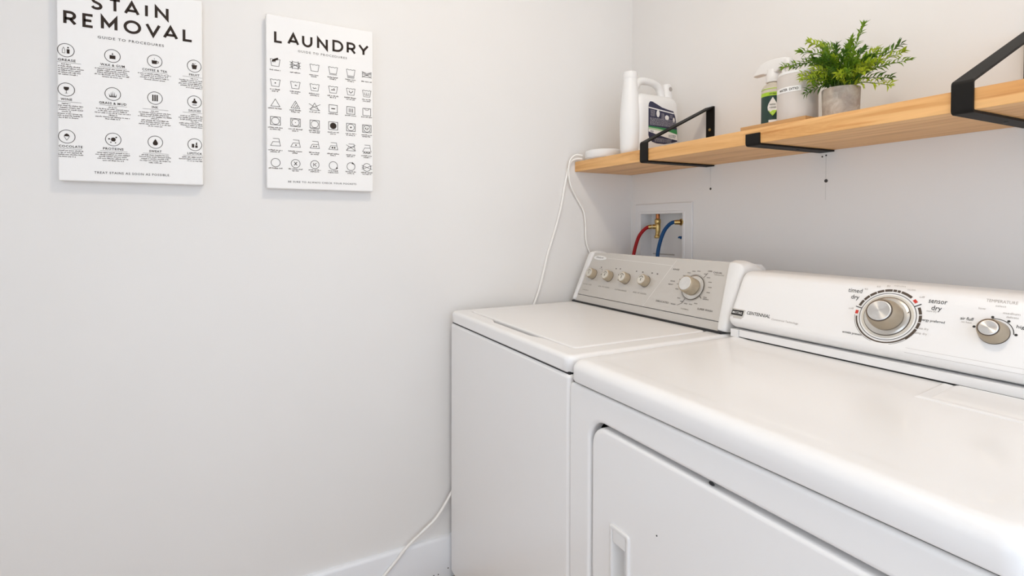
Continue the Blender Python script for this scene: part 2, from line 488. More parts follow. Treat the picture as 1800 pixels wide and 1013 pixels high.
capw = [[.034, .050, .054, .024], [.022, .056, .014, .028], [.046, .042, .027, .034]]
def icon1(k, mb, u, v):
    f = lambda pts: mb.flat([(u + a * .001, v + b * .001) for a, b in pts], fn)
    s = lambda pts, wd=.0011, c=False: mb.stroke([(u + a * .001, v + b * .001) for a, b in pts], wd, fn, closed=c)
    if k == 0:
        s([(-7, -7), (-7, 1), (-4.5, 7), (-2, 1), (-2, -7)], .0008, True); f([(1.5, -7.5), (7, -7.5), (7, 3), (1.5, 3)]); mb.dot(u + .0042, v + .0068, .0018, fn)
    elif k == 1:
        f([(-6, -7.5), (6, -7.5), (6, 1.5), (-6, 1.5)]); f([(-1.8, 3), (1.8, 3), (0, 8.5)])
    elif k == 2:
        f([(-6, -7), (4, -7), (5, 2), (-7, 2)]); s([(4.6, 0), (8, -.5), (7.4, -4), (4.2, -4.5)], .0012); s([(-1, 4), (0, 6), (-1.4, 8)], .0007)
    elif k == 3:
        f([(-4.5, -8), (4.5, -8), (6.5, 3), (-6.5, 3)]); s([(-1, 3), (1, 6.5), (4, 7)], .0009); mb.dot(u - .003, v + .0055, .0019, fn)
    elif k == 4:
        f([(-5, 6.5), (5, 6.5), (5.2, 2), (3, -1.4), (0, -2.4), (-3, -1.4), (-5.2, 2)]); s([(0, -2), (0, -8.6)], .001); f([(-3.4, -9.2), (3.4, -9.2), (0, -8)])
    elif k == 5:
        f([(-7, -8), (7, -8), (7.4, -5.8), (-7.4, -5.8)])
        for a, b, c in ((-6, -8.4, .5), (-3.2, -3.6, 5.5), (0, 0, 8), (3.2, 3.8, 5.2), (6, 8.2, .5)): f([(a - 1, -6), (a + 1, -6), (b, c)])
    elif k == 6:
        for a in (-4.6, 0, 4.6): f([(a - 1.5, -8), (a + 1.5, -8), (a + 1.5, 8.5), (a - 1.5, 8.5)])
    elif k == 7:
        f([(-1.2, 9), (1.2, 9), (2.2, 4), (6, 0), (5.4, -3.2), (2.2, -4.2), (-2.2, -4.2), (-5.4, -3.2), (-6, 0), (-2.2, 4)]); f([(-5, -9), (5, -9), (5, -7.4), (-5, -7.4)])
    elif k == 8:
        f([(-5.6, .6), (5.6, .6), (4, 5), (0, 7.6), (-4, 5)]); s([(-5.4, .4), (0, -9), (5.4, .4)], .0009)
    elif k == 9:
        f([(-3.6, -4.4), (3, -5), (5.2, -1), (4, 3.8), (.8, 5.2), (-3.4, 4), (-5, 0)])
        mb.dot(u + .0062, v + .0056, .0019, fn); mb.dot(u - .0085, v + .001, .0019, fn); mb.dot(u - .005, v - .0072, .0015, fn); mb.dot(u + .0045, v - .008, .0014, fn); s([(3, 3), (6, 5.5)], .0007); s([(-4, 0), (-8, 1)], .0007)
    elif k == 10:
        f([(0, 8.5), (3.2, 3), (5.6, -2), (5, -6), (2, -8.4), (-2, -8.4), (-5, -6), (-5.6, -2), (-3.2, 3)])
    else:
        f([(-7, -8), (-1.4, -8), (-1.4, 2), (-7, 2)]); f([(1, -8), (6.6, -8), (6.6, -2), (1, -2)]); f([(2.4, -1.2), (5.4, -1.2), (5.4, 7), (2.4, 4.6)])
fp = MB()
nlines = [[6, 5, 4, 6], [8, 7, 9, 8], [4, 5, 5, 3]]
for ri, v in enumerate(rows):
    for ci, u in enumerate(cols):
        im = MB(); im.circ(u, v, .0160, .0013, fn, seg=36); icon1(ri * 4 + ci, im, u, v)
        im.build('stain_symbol', 'ink', r, O, smooth=0)
        cw = capw[ri][ci]; cu = u
        if cu - cw / 2 < .002: cu = .002 + cw / 2
        if cu + cw / 2 > W1 - .002: cu = W1 - .002 - cw / 2
        ca = MB(); ca.text(caps[ri][ci], fn, cu, v - .0265, .0056, cw, spacing=1.15, bold=.022)
        lo, hi = max(.0006, u - .027), min(W1 - .0006, u + .029)
        ca.build('caption', 'ink', r, O, smooth=0); ru = MB(); ru.flat([(lo, v - .0300), (hi, v - .0300), (hi, v - .0293), (lo, v - .0293)], fn)
        ru.build('caption_rule', 'ink_grey', r, O, smooth=0)
        for k in range(nlines[ri][ci]):
            head = (ri == 1 and k in (0, 4)) or (ci in (0, 3) and ri == 0 and k == 0)
            hw = .009 if head else rnd.uniform(.029, .037) if k < nlines[ri][ci] - 1 else rnd.uniform(.014, .024)
            fine_line(fp, fn, u - hw, u + hw, v - .0352 - k * .0049, .0021, .0008, W1 - .0008)
tag(fp.build('fine_print', 'ink_grey', r, O, smooth=0), kind='stuff')

# ---- laundry
r, O, fn = canvas('wall_canvas', -1.3739, -1.0706, 1.3049, 1.8009, 'white LAUNDRY guide canvas with six rows of care symbols, nearer the shelf')
W2 = .3033
tt = MB()
big_word(tt, fn, [('L', .0210, .0445), ('A', .0560, .0885), ('U', .0960, .1250), ('N', .1375, .1685), ('D', .1815, .2135), ('R', .2230, .2510), ('Y', .2575, .2900)], 1.7215, 1.7562, .0064)
tt.build('title_lettering', 'ink', r, O, smooth=0)
tx = MB()
tx.text('GUIDE TO PROCEDURES', fn, .1543, 1.7038, .0062, .139, spacing=1.25, bold=.004)
tx.build('subtitle_lettering', 'ink_grey', r, O, smooth=0)
tx = MB()
tx.text('BE SURE TO ALWAYS CHECK YOUR POCKETS', fn, .1540, 1.3238, .0050, .194, spacing=1.2, bold=.006)
tx.build('small_lettering', 'ink', r, O, smooth=0)
cols2 = (.0238, .0773, .1304, .1832, .2352, .2835)
rows2 = (1.6645, 1.6070, 1.5500, 1.4985, 1.4370, 1.3792)
def icon2(ri, ci, mb, u, v):
    k = .001; sw = .0012
    s = lambda pts, c=False, wd=sw: mb.stroke([(u + a * k, v + b * k) for a, b in pts], wd, fn, closed=c)
    f = lambda pts: mb.flat([(u + a * k, v + b * k) for a, b in pts], fn)
    def tub(cross=False):
        s([(-13, 10), (-9.5, -10), (9.5, -10), (13, 10)]); s([(-13, 8.5), (-9, 10), (-5, 8), (0, 9.6), (5, 8), (9, 10), (13, 8.5)])
    if ri == 0:
        if ci == 1 or ci == 5:
            s([(-11, 6), (-11, -5), (-7, -9), (7, -9), (11, -5), (11, 6), (7, 9), (-7, 9)] if ci == 1 else [(-13, 8), (-13, -7), (13, -7), (13, 8), (0, 4)], True)
            s([(-15, 9), (15, -9)]); s([(-15, -9), (15, 9)])
            if ci == 1: s([(-15, 0), (15, -1)]); s([(-8, 12), (-8, -12)]); s([(8, 12), (8, -12)])
            else: s([(-14, 3), (0, -2), (14, 4)])
        else:
            tub()
            if ci == 0: f([(-9, 4), (-7, 8), (4, 14), (8, 14.5), (7, 9), (1, 6), (0, 0), (-2, 4), (-4, -1), (-5, 3.4), (-7.6, -.6)])
            if ci in (3, 4): s([(-11, -13), (11, -13)])
            if ci == 4: s([(-10, -15.6), (10, -15.6)])
    elif ri == 1:
        tub(); n = ci
        if ci == 0: mb.dot(u, v - .0005, .0018, fn)
        if ci == 1: mb.dot(u, v - .0005, .0016, fn); mb.dot(u + .003, v - .001, .0013, fn)
        if ci == 2: s([(-5, 0), (-1.5, -4), (2, -1.4), (5, -3)], wd=.0016)
        if ci == 3:
            for a in (-3, 2.6): mb.dot(u + a * k, v - .001, .0019, fn)
            mb.dot(u + .0025, v + .0025, .0016, fn)
        if ci == 4: s([(-5, 3), (-4, -1), (0, -4), (4, -1), (6, 3)], wd=.0018)
        if ci == 5: s([(-6, 3), (-6, -5), (0, -5), (0, 3)]); s([(0, -5), (6, -5), (6, 3)])
    elif ri == 2:
        if ci < 3: s([(-12, -10), (0, 11), (12, -10)], True)
        if ci == 1: s([(-6, -9), (2, 6)]); s([(-1, -9), (5, 0)]); s([(4, -9), (7, -3)])
        if ci == 2: s([(-16, 8), (15, -10)]); s([(16, 8), (-15, -8)])
        if ci >= 3: s([(-12, -11), (12, -11), (12, 11), (-12, 11)], True, .0014)
        if ci == 3: f([(-5.5, -1.4), (5.5, -1.4), (5.5, 1.4), (-5.5, 1.4)])
        if ci == 4:
            for a in (-5, 0, 5): s([(a, -6), (a, 6)], wd=.0018)
        if ci == 5: s([(-7, 10), (-4, 6), (4, 6), (7, 10)])
    elif ri == 3:
        s([(-13, -11.5), (13, -11.5), (13, 11.5), (-13, 11.5)], True, .0014)
        if ci == 3: mb.dot(u, v, .0095, fn, seg=24)
        else: mb.circ(u, v, .0100, sw, fn)
        if ci == 1: mb.dot(u, v, .0012, fn)
        if ci == 2: s([(-12, -14.5), (12, -14.5)])
        if ci in (1, 5): s([(-11, -9), (-7, -7)]); s([(11, -9), (7, -7)]); s([(-11, 9), (-7, 7)]); s([(11, 9), (7, 7)])
        if ci == 4: mb.dot(u, v, .0024, fn)
        if ci == 5: s([(-5, 2), (-2, -3), (2, -3), (5, 2)], wd=.0016); mb.dot(u - .003, v + .002, .0013, fn); mb.dot(u + .003, v + .002, .0013, fn)
    elif ri == 4:
        s([(-13, -9.5), (-7, 2), (10.5, 2), (13, -9.5)], True); s([(10.5, 2), (9, 11), (-7, 11)])
        if ci == 1: mb.dot(u + .001, v - .004, .0020, fn)
        if ci in (2, 3):
            for a in (-2.5, 4): mb.dot(u + a * k, v - .004, .0020 + .0004 * (ci - 2), fn)
        if ci >= 4: s([(-14, 8), (14, -9)]) if ci == 4 else None; s([(14, 8), (-14, -8)]) if ci == 4 else None
        if ci == 5:
            for a in (-8, 0, 8): s([(a - 3, -16), (a, -10.5), (a + 3, -16)])
            s([(-10, -13), (10, -13)])
    else:
        mb.circ(u, v, .0120, .0014, fn)
        if ci == 1: s([(-4, 5), (4, -5)], wd=.0018); s([(4, 5), (-4, -5)], wd=.0018)
        if ci == 2: s([(-3.5, 5), (-3.5, -5)], wd=.0016); s([(4.5, 5), (-1, 0), (4.5, -5)], wd=.0016)
        if ci == 3: f([(8, -11), (14, -7), (9, -4)])
        if ci == 4: f([(2, 9), (4, 14), (11, 7), (13, 5)])
        if ci == 5: s([(-16, 6), (16, -6)]); s([(-16, -6), (16, 6)]); s([(-16, 0), (-9, 0)])
fp = MB()
capoff = (.0225, .0200, .0170, .0205, .0235, .0172)
for ri, v in enumerate(rows2):
    for ci, u in enumerate(cols2):
        im = MB(); icon2(ri, ci, im, u, v); im.build('care_symbol', 'ink', r, O, smooth=0)
        for k in range(2):
            if k and (ri == 2 and ci != 1 or ri == 0 and ci in (0, 1, 5) or (ri == 5 and ci == 0)): continue
            hw = rnd.uniform(.014, .0195) if k == 0 else rnd.uniform(.008, .015)
            fine_line(fp, fn, u - hw, u + hw, v - capoff[ri] - k * .0050, .0026, .0008, W2 - .0008)
tag(fp.build('fine_print', 'ink_grey', r, O, smooth=0), kind='stuff')

# ================================================================== washing machine
wx0, wx1, wyf, wyb = .028, .714, -.811, -.125
R = empty('washing_machine', ((wx0 + wx1) / 2, (wyf + wyb) / 2, 0), 'white top-loading washing machine with silver control panel, in the corner', 'washing machine')
O = R.location
MB().rbox(wx0, wx1, wyf, wyb, .028, .8738, .010, 4).build('cabinet', 'enamel', R, O, wn=True)
for x in (wx0 + .05, wx1 - .05):
    for y in (wyf + .05, wyb - .05):
        MB().lathe([(.022, 0), (.022, .010), (.010, .014), (.010, .032)], (x, y, 0), 16).build('foot', 'dark_gap', R, O)
MB().rbox(wx0 + .005, wx1 - .005, wyf + .005, wyb - .005, .868, .880, .002, 1).build('seam', 'dark_gap', R, O)  # dark strip in the slot below the deck, its shade put in as colour
# top deck with a lid opening; the opening's front edge has a finger scoop
SUB = 40
hx0, hx1, hy0, hy1 = .0715, .6595, -.7585, -.3150
def deck_hole(off=0.):
    pts = rr(hx0 - off, hx1 + off, hy0 - off, hy1 + off, .014 + off, 6, SUB)
    out = []
    for x, y in pts:
        if y < hy0 + .002 and .22 < x < .56:
            a = min(1, max(0, (x - .235) / .05)); b = min(1, max(0, (.535 - x) / .05)); k = min(a, b)
            y -= .0150 * (k * k * (3 - 2 * k))
        out.append((x, y))
    return out
dk = MB(); zt, zb = .914, .8765
outer = []
for i, (ins, z) in enumerate([(.003, zb), (0, zb + .003), (0, zt - .011)] + [(.011 * (1 - math.cos(a)), zt - .011 + .011 * math.sin(a)) for a in [PI / 2 * k / 6 for k in range(1, 7)]] + [(.0125, zt)]):
    outer.append([(x, y, z) for x, y in rr(wx0 + ins, wx1 - ins, wyf + ins, wyb - ins, .014 + max(0, .006 - ins), 6, SUB)])
inner = [[(x, y, z) for x, y in deck_hole(o_)] for o_, z in ((.005, zt), (.0035, zt), (.0014, zt - .0006), (.0003, zt - .0020), (0, zt - .005), (0, .893))]
dk.loft(outer + inner, True, True)
dk.build('top_deck', 'enamel', R, O, smooth=45)
MB().box(hx0 + .0002, hx1 - .0002, hy0 - .012, hy1 - .0002, .8932, .9045).build('lid_gap_shade', 'dark_gap', R, O, smooth=0)  # dark filler round the lid: shade of the gap done in colour
ld = MB()
lr = []
for ins, z in ((0, .894), (0, .9100), (.0006, .9125), (.0020, .9143), (.0042, .9150), (.006, .9151), (.03, .9153), (.16, .9158)):
    lr.append([(x, y, z) for x, y in rr(.0755 + ins, .6555 - ins, -.7545 + ins, -.3185 - ins, .012, 6, 8)])
ld.loft(lr).build('lid', 'enamel', R, O, smooth=45)
# console
n_ = Vector((0, -.9138, .4061)); v_ = Vector((0, .4061, .9138)); p_ = Vector((0, -.3115, .925))
def wraw(u, v, d=0.): q = p_ + v_ * v + n_ * d; return (u, q.y, q.z)
def wf_(u, v, d=0.): return wraw(u * .991 + .0147, v * .991 - .002, d)       # layout of the print on the panel
hs = [(-.304, .9155), (-.231, 1.090), (-.212, 1.098), (-.150, 1.092), (-.134, 1.08), (-.130, 1.06), (-.130, .9155)]
MB().loft([[(.045, y, z) for y, z in hs], [(.700, y, z) for y, z in hs]]).build('console_housing', 'plastic_white', R, O, smooth=30)
xl = lambda v: .043 + .020 * v / .19
xr = lambda v: .692 - .026 * v / .19
fas = [(xl(.020) - .004, .0205), (xr(.020) + .004, .0205), (xr(.19) + .004, .1885), (xl(.19) - .004, .1885)]
MB().prism(fas, wraw, -.006, .0).build('control_panel', 'fascia', R, O, smooth=30)
MB().prism([(xl(0) - .004, -.006), (xr(0) + .004, -.006), (xr(.019) + .004, .0185), (xl(.019) - .004, .0185)], wraw, -.010, -.0025).build('panel_kick_strip', 'fascia', R, O, smooth=30)
MB().rbox(.034, .706, -.3205, -.28, .9145, .9195, .001, 1).build('console_gap_shade', 'dark_gap', R, O)  # dark strip standing in for the shade under the washer console
# moulded end caps
capP = [(-.305, .9185), wraw(0, -.004, .0035)[1:], wraw(0, .006, .0062)[1:], wraw(0, .020, .0068)[1:], wraw(0, .10, .0068)[1:], wraw(0, .178, .0068)[1:], wraw(0, .189, .0050)[1:], wraw(0, .194, -.001)[1:], (-.2150, 1.1050), (-.190, 1.1005), (-.160, 1.088), (-.138, 1.060), (-.130, 1.02), (-.130, .9185)]
capP = [tuple(q)[:2] for q in spline([(a, b, 0) for a, b in capP], 3)]
def cap(inner_x, outer_x):
    rings = []
    s_ = 1 if outer_x > inner_x(0) else -1
    for t, sc_ in ((0, .975), (.0015, .99), (.004, 1), (.45, 1), (.72, .985), (.88, .96), (.97, .925), (1, .885)):
        ring = []
        for y, z in capP:
            vv = min(.19, max(0, z - .925))
            xi = inner_x(vv)
            tt_ = t if t > .01 else t / abs(outer_x - xi)
            x = xi + (outer_x - xi) * tt_
            cy, cz = -.215, .9185
            ring.append((x, cy + (y - cy) * sc_, cz + (z - cz) * (1 - (1 - sc_) * 1.0)))
        rings.append(ring)
    return MB().loft(rings)
cap(lambda v: xr(v) - .002, .7135).build('end_cap', 'plastic_white', R, O, smooth=50)
cap(lambda v: xl(v) + .002, .0285).build('end_cap', 'plastic_white', R, O, smooth=50)
# panel print
e = .0004
pr = PM('print_mark')
pr.stroke([(.384, .0215), (.4535, .1685)], .0013, wf_, e); pr.stroke([(.4535, .1685), (.463, .188)], .0008, wf_, e); pr.stroke([(.135, .1742), (.4535, .1685)], .0009, wf_, e)
pr.build('panel_lines', 'fascia_line', R, O, smooth=0)
pr = PM('print_mark')
for s_, u, v, h, wd in (('RINSE', .4727, .1550, .0050, .025), ('CASUAL', .6262, .1575, .0048, .030), ('DELICATES', .4586, .0460, .0055, .052), ('SUPER WASH', .6211, .0440, .0056, .052),
                        ('OFF', .5985, .1600, .0042, .015), ('WASH', .5030, .0455, .0042, .018), ('SPIN', .6130, .0755, .0040, .019), ('SOAK', .4740, .1170, .0038, .019), ('HEAVY', .4700, .1060, .0036, .020)):
    pr.text(s_, wf_, u, v, h, wd, d=e, bold=.012)
pr.stroke([(.5835, .1400), (.5930, .1560)], .0016, wf_, e); pr.stroke([(.5420, .0735), (.5340, .0550), (.5200, .0465)], .0014, wf_, e); pr.stroke([(.5870, .0860), (.5970, .0780)], .0018, wf_, e)
for u, v in ((.118, .137), (.200, .138), (.222, .139), (.305, .137), (.335, .1365), (.378, .137), (.402, .136)): pr.flat([(u - .003, v - .0018), (u + .003, v - .0018), (u + .003, v + .0018), (u - .003, v + .0018)], wf_, e)
for u, v in ((.131, .110), (.2235, .117), (.228, .110), (.2295, .098)): pr.dot(u, v, .0022, wf_, e)
pr.stroke([(.108, .132), (.128, .130), (.129, .120)], .0008, wf_, e)
pr.build('panel_lettering', 'fascia_print', R, O, smooth=0)
pr = PM('print_mark')
for s_, u, v, h, wd in (('LOAD SIZE', .072, .0625, .0044, .050), ('SOIL TO CLEAN', .168, .0625, .0046, .062), ('EXTRA RINSE', .260, .0605, .0046, .060), ('END OF SIGNAL', .353, .0615, .0048, .063), ('TEMPERATURE', .632, .1515, .0032, .034), ('HIGH', .072, .0405, .0034, .034), ('NORMAL', .552, .0370, .0036, .030)):
    pr.text(s_, wf_, u, v, h, wd, d=e, bold=.005)
for k in range(20):
    a = math.radians(60 - k * 17.5)
    if k in (6, 12): continue
    u, v = .557 + .0585 * math.cos(a), .107 + .0520 * math.sin(a)
    pr.flat([(u - .006, v - .0013), (u + .006, v - .0013), (u + .006, v + .0013), (u - .006, v + .0013)], wf_, e)
pr.circ(.557, .107, .0415, .0008, wf_, e, seg=40)
pr.build('panel_small_print', 'fascia_faint', R, O, smooth=0)
bd = MB(); bd.loft([[wf_(.0915 + a * math.cos(2 * PI * k / 32), .1730 + b * math.sin(2 * PI * k / 32), d) for k in range(32)] for a, b, d in ((.0370, .0092, 0), (.0370, .0092, .0008), (.0355, .0080, .0020))])
bo = bd.build('maker_badge', 'plastic_white', R, O); tag(bo, 'white oval badge')
MB().text('Whirlpool', wf_, .0915, .1712, .0060, .042, d=.0022, bold=.008).build('badge_lettering', 'fascia_print', bo, smooth=0).location = (-O.x, -O.y, -O.z)
def frame(u, v, d=0., raw=False):
    """matrix whose z axis leaves the washer panel at (u, v)"""
    q = Vector((wraw if raw else wf_)(u, v, d)); return Matrix(((1, 0, 0, q.x), (0, v_.y, n_.y, q.y), (0, v_.z, n_.z, q.z), (0, 0, 0, 1)))
Toff = Matrix.Translation(-O)
pln = lambda u, v, d=0.: (u, v, d)
# dial ring behind the big knob
dl = MB().lathe([(.0385, 0), (.0385, .0012), (.0365, .0014)], seg=48).build('dial_rim', 'fascia_print', R, matrix=Toff @ frame(.557, .107))
MB().lathe([(.0365, .0008), (.0365, .0022), (.033, .0040), (.020, .0048)], seg=48).build('dial_disc', 'chrome', dl)
kb = MB().lathe([(.0232, .004), (.0258, .0065), (.0255, .018), (.0250, .029), (.0245, .0345), (.0226, .0365)], seg=44).build('cycle_knob', 'beige', R, matrix=Toff @ frame(.557, .107))
MB().lathe([(.0203, .0355), (.0208, .0372), (.0196, .0380), (.0191, .0381), (.0183, .0381), (.001, .0381)], seg=44).build('knob_cap', 'spun', kb)
for k, u in enumerate((.0995, .1915, .2795, .3725)):
    vv = .1030
    kb = MB().lathe([(.0188, 0), (.0192, .002), (.0190, .010), (.0184, .0195), (.0170, .0215)], seg=36).build('control_knob', 'beige', R, matrix=Toff @ frame(u, vv, 0, True))
    kc = MB().lathe([(.0150, .0208), (.0155, .0222), (.0146, .0229), (.0140, .0230), (.0132, .0230), (.001, .0230)], seg=36).build('knob_cap', 'pale_cap', kb)
    kd = MB(); kd.circ(0, .002, .0080, .0022, pln, .0234, 20, 165, 40); kd.flat([(-.0012, -.006), (.0018, -.006), (.0016, .004), (-.0010, .004)], pln, .0234)
    kd.build('knob_mark', 'fascia_print', kc, smooth=0)
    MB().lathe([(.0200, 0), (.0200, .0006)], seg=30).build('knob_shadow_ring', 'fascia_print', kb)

# ================================================================== dryer
gx0, gx1, gyf, gyb = .718, 1.455, -.812, -.125
R = empty('clothes_dryer', ((gx0 + gx1) / 2, (gyf + gyb) / 2, 0), 'white front-loading clothes dryer with one large dial, nearest the viewer', 'dryer')
O = R.location
cb = MB(); cb.rbox(gx0, gx1, gyf + .045, gyb, .028, .8625, .006, 2)
# front panel with the door opening
ax0, ax1, az0, az1 = .7895, 1.3835, .19, .8065
def ring(x0, x1, z0, z1, r, y): return [(x, y, z) for x, z in rr(x0, x1, z0, z1, r, 8)]
rg = []
for ins, y in ((.0, gyf + .050), (0, gyf + .007), (.0008, gyf + .0035), (.003, gyf + .0010), (.006, gyf), (.008, gyf)): rg.append(ring(gx0 + ins, gx1 - ins, .028 + ins, .8625 - ins, .012, y))
for ins, y in ((-.0075, gyf), (-.006, gyf), (-.0028, gyf + .0010), (-.0008, gyf + .0032), (0, gyf + .007), (0, gyf + .040)): rg.append(ring(ax0 + ins, ax1 - ins, az0 + ins, az1 - ins, .046, y))
cb.loft(rg, True, True)
cb.build('cabinet', 'enamel', R, O, smooth=45, wn=True)
dg = MB()
sl = MB()
for bxs in ((ax0, ax1, az1 - .03, az1), (ax0, ax1, az0, az0 + .03), (ax0, ax0 + .03, az0, az1), (ax1 - .03, ax1, az0, az1)): sl.box(bxs[0], bxs[1], gyf + .0260, gyf + .0300, bxs[2], bxs[3])
sl.build('door_seal', 'grey_seal', R, O)
rg = []
g_ = .0080
for ins, y in ((0, gyf + .0255), (0, gyf + .007), (.0008, gyf + .0030), (.003, gyf + .0006), (.0065, gyf - .0006), (.0085, gyf - .0006)): rg.append(ring(ax0 + g_ + ins, ax1 - g_ - ins, az0 + g_ + ins, az1 - g_ - ins, .042, y))
# recessed grip: the door skin is open where the grip sits
kx0, kx1, kz0, kz1 = .8585, .9125, .40, .6250
for ins, y in ((-.001, gyf - .0006), (0, gyf - .0006), (0, gyf + .0255)): rg.append(ring(kx0 + ins, kx1 - ins, kz0 + ins, kz1 - ins, .006, y))
door = MB().loft(rg, True, True).build('door', 'enamel', R, O, smooth=45, wn=True)
gr = MB(); rg = []
for ins, y in ((.0002, gyf + .001), (.0002, gyf - .0032), (.0012, gyf - .0046), (.003, gyf - .0050), (.0065, gyf - .0046), (.0075, gyf - .0030), (.0085, gyf + .016), (.010, gyf + .0245)): rg.append(ring(kx0 + ins, kx1 - ins, kz0 + ins, kz1 - ins, .0055, y))
gr.loft(rg, False, True)
gp = gr.build('handle', 'plastic_white', door, smooth=45); gp.location = -O
lp = MB(); lp.rbox(kx0 + .008, kx1 - .009, gyf - .0035, gyf + .010, kz1 - .034, kz1 - .0075, .003, 2); lp.build('handle_lip', 'plastic_white', door, wn=True).location = -O
for (x, z, rr_) in ((1.0878, .8015, .0055), (.9802, .664, .0014)):
    MB().lathe([(rr_, 0), (rr_ * .9, .001), (rr_ * .4, .0016)], seg=14, T=Matrix.Translation((x, gyf + (.0065 if z > .7 else -.0004), z)) @ Matrix.Rotation(PI / 2, 4, 'X') @ Matrix.Diagonal((1, .55 if z > .7 else 1, 1, 1))).build('door_bumper' if z > .7 else 'paint_chip', 'dark_gap', door).location = -O
for x in (gx0 + .05, gx1 - .05):
    for y in (gyf + .06, gyb - .05):
        MB().lathe([(.022, 0), (.022, .010), (.010, .014), (.010, .032)], (x, y, 0), 16).build('foot', 'dark_gap', R, O)
MB().rbox(gx0 + .005, gx1 - .005, gyf + .006, gyb - .005, .856, .872, .002, 1).build('seam', 'dark_gap', R, O)  # dark strip that colours in the shaded slot under the dryer top
# top: rolled front edge, then a very shallow dished field
tp = []
zt = .914; rad = .022
prof = [(.004, .8662), (.001, .8675), (0, .870), (0, zt - rad)] + [(rad * (1 - math.cos(a)) * 1.15, zt - rad + rad * math.sin(a)) for a in [PI / 2 * k / 9 for k in range(1, 10)]] + [(.034, zt + .0002), (.044, zt), (.049, zt - .0006), (.056, zt - .0011), (.063, zt - .0013), (.09, zt - .0013), (.2, zt - .0013)]
for ins, z in prof:
    k = max(.004, .030 - ins * .3)
    sx = min(ins, .2); back = min(ins, .010)
    tp.append([(x, y, z) for x, y in rr(gx0 + sx, gx1 - sx, gyf + ins - .004 * (ins < .03), gyb - back, k if ins < .1 else .02, 8, 3)])
MB().loft(tp).build('top', 'enamel', R, O, smooth=50)
# lint screen lid at the back of the top
lk = []
for ins, z in ((0, .9115), (.0010, .9142), (.0035, .9156), (.010, .9154), (.015, .9148), (.018, .9162), (.022, .9174), (.028, .9177), (.045, .9177)):
    lk.append([(1.1925 + ins * 1.2, -.4430 + ins, z), (1.430 - ins, -.4430 + ins, z), (1.430 - ins, -.3180, z), (1.1800 + ins * 1.2, -.3180, z)])
MB().loft(lk).build('lint_lid', 'enamel', R, O, smooth=25)
# console
nd = Vector((0, -.895, .446)); vd = Vector((0, .446, .895)); pd = Vector((0, -.316, .955))
def df(u, v, d=0.): q = pd + vd * v + nd * d; return (u, q.y, q.z)
cp = [(-.286, .9345), (-.2950, .9360), (-.3035, .9395), (-.3105, .9450), (-.3145, .9520), (-.3150, .9590), (-.3110, .9660)]
cp += [(df(0, v)[1], df(0, v)[2]) for v in (.020, .060, .100, .125)]
cp += [(-.2540, 1.0735), (-.2465, 1.0785), (-.2360, 1.0805), (-.2200, 1.0810), (-.150, 1.0795), (-.138, 1.075), (-.131, 1.064), (-.130, 1.04), (-.130, .9345)]
rings = []
cyc, czc = -.225, 1.0
end = [(.000, .885), (.0010, .925), (.0030, .955), (.0060, .978), (.0100, .992), (.0150, 1.0)]
for x, s_ in [(.7225 + a, b) for a, b in end] + [(1.4515 - a, b) for a, b in reversed(end)]:
    rings.append([(x, cyc + (y - cyc) * s_, czc + (z - czc) * s_) for y, z in cp])
MB().loft(rings).build('console', 'enamel', R, O, smooth=50)
MB().rbox(.7525, 1.449, -.3105, -.135, .9160, .9335, .0015, 2).build('console_trim', 'enamel', R, O, wn=True)
MB().rbox(.7285, .7512, -.3125, -.135, .9135, .9335, .0015, 2).build('trim_end_block', 'enamel', R, O, wn=True)
MB().box(.740, 1.445, -.3070, -.14, .9105, .9165).build('console_gap_shade', 'dark_gap', R, O, smooth=0)  # inset dark strip, painted shade of the line under the trim
# print on the console
e = .0004
pr = PM('print_mark')
pr.text('CENTENNIAL', df, .8020, .0238, .0082, .064, d=e, bold=.010)
pr.text('timed', df, 1.0040, .1130, .0098, .028, d=e, bold=.004); pr.text('dry', df, 1.0075, .0985, .0095, .016, d=e, bold=.004)
pr.text('sensor', df, 1.1520, .1085, .0098, .029, d=e, bold=.004); pr.text('dry', df, 1.1525, .0945, .0095, .016, d=e, bold=.004)
pr.text('energy preferred', df, 1.1500, .0705, .0048, .040, d=e, bold=.008); pr.text('wrinkle prevent', df, 1.0205, .0200, .0048, .038, d=e, bold=.010)
pr.text('air fluff', df, 1.2005, .0830, .0058, .019, d=e, bold=.006); pr.text('high', df, 1.2745, .0805, .0058, .014, d=e, bold=.006)
C1 = (1.075, .0695)
for a in (168, 33):
    ca_, sa_ = math.cos(math.radians(a)), math.sin(math.radians(a))
    pr.stroke([(C1[0] + .050 * ca_, C1[1] + .050 * sa_), (C1[0] + .0625 * ca_, C1[1] + .0625 * sa_)], .0020, df, e)
pr.circ(C1[0], C1[1], .0500, .0011, df, e, 0, 360, 72)
C2 = (1.2405, .0670)
pr.circ(C2[0], C2[1], .0255, .0012, df, e, 2, 168, 60)
for a in (168, 102, 56, 2):
    pr.dot(C2[0] + .0285 * math.cos(math.radians(a)), C2[1] + .0285 * math.sin(math.radians(a)), .0022, df, e)
pr.build('console_lettering', 'black', R, O, smooth=0)
pr = PM('print_mark')
for a0, a1 in ((164, 150), (148.5, 136), (134.5, 121), (119.5, 107), (105.5, 92), (90.5, 84), (82.5, 77), (75, 53), (28, 13), (11, -3), (-4.5, -17), (-18.5, -45)):
    pr.circ(C1[0], C1[1], .0565, .0050, df, e, a0, a1, 120)
pr.circ(C1[0], C1[1], .0555, .0030, df, e, 188, 318, 72); pr.circ(C1[0], C1[1], .0590, .0007, df, e, 185, 320, 72)
pr.build('dial_segments', 'bronze_line', R, O, smooth=0)
pr = PM('print_mark')
for a in (179, 43): pr.circ(C1[0], C1[1], .0565, .0055, df, e, a + 4, a - 4, 120)
pr.build('dial_off_marks', 'red_print', R, O, smooth=0)
pr = PM('print_mark')
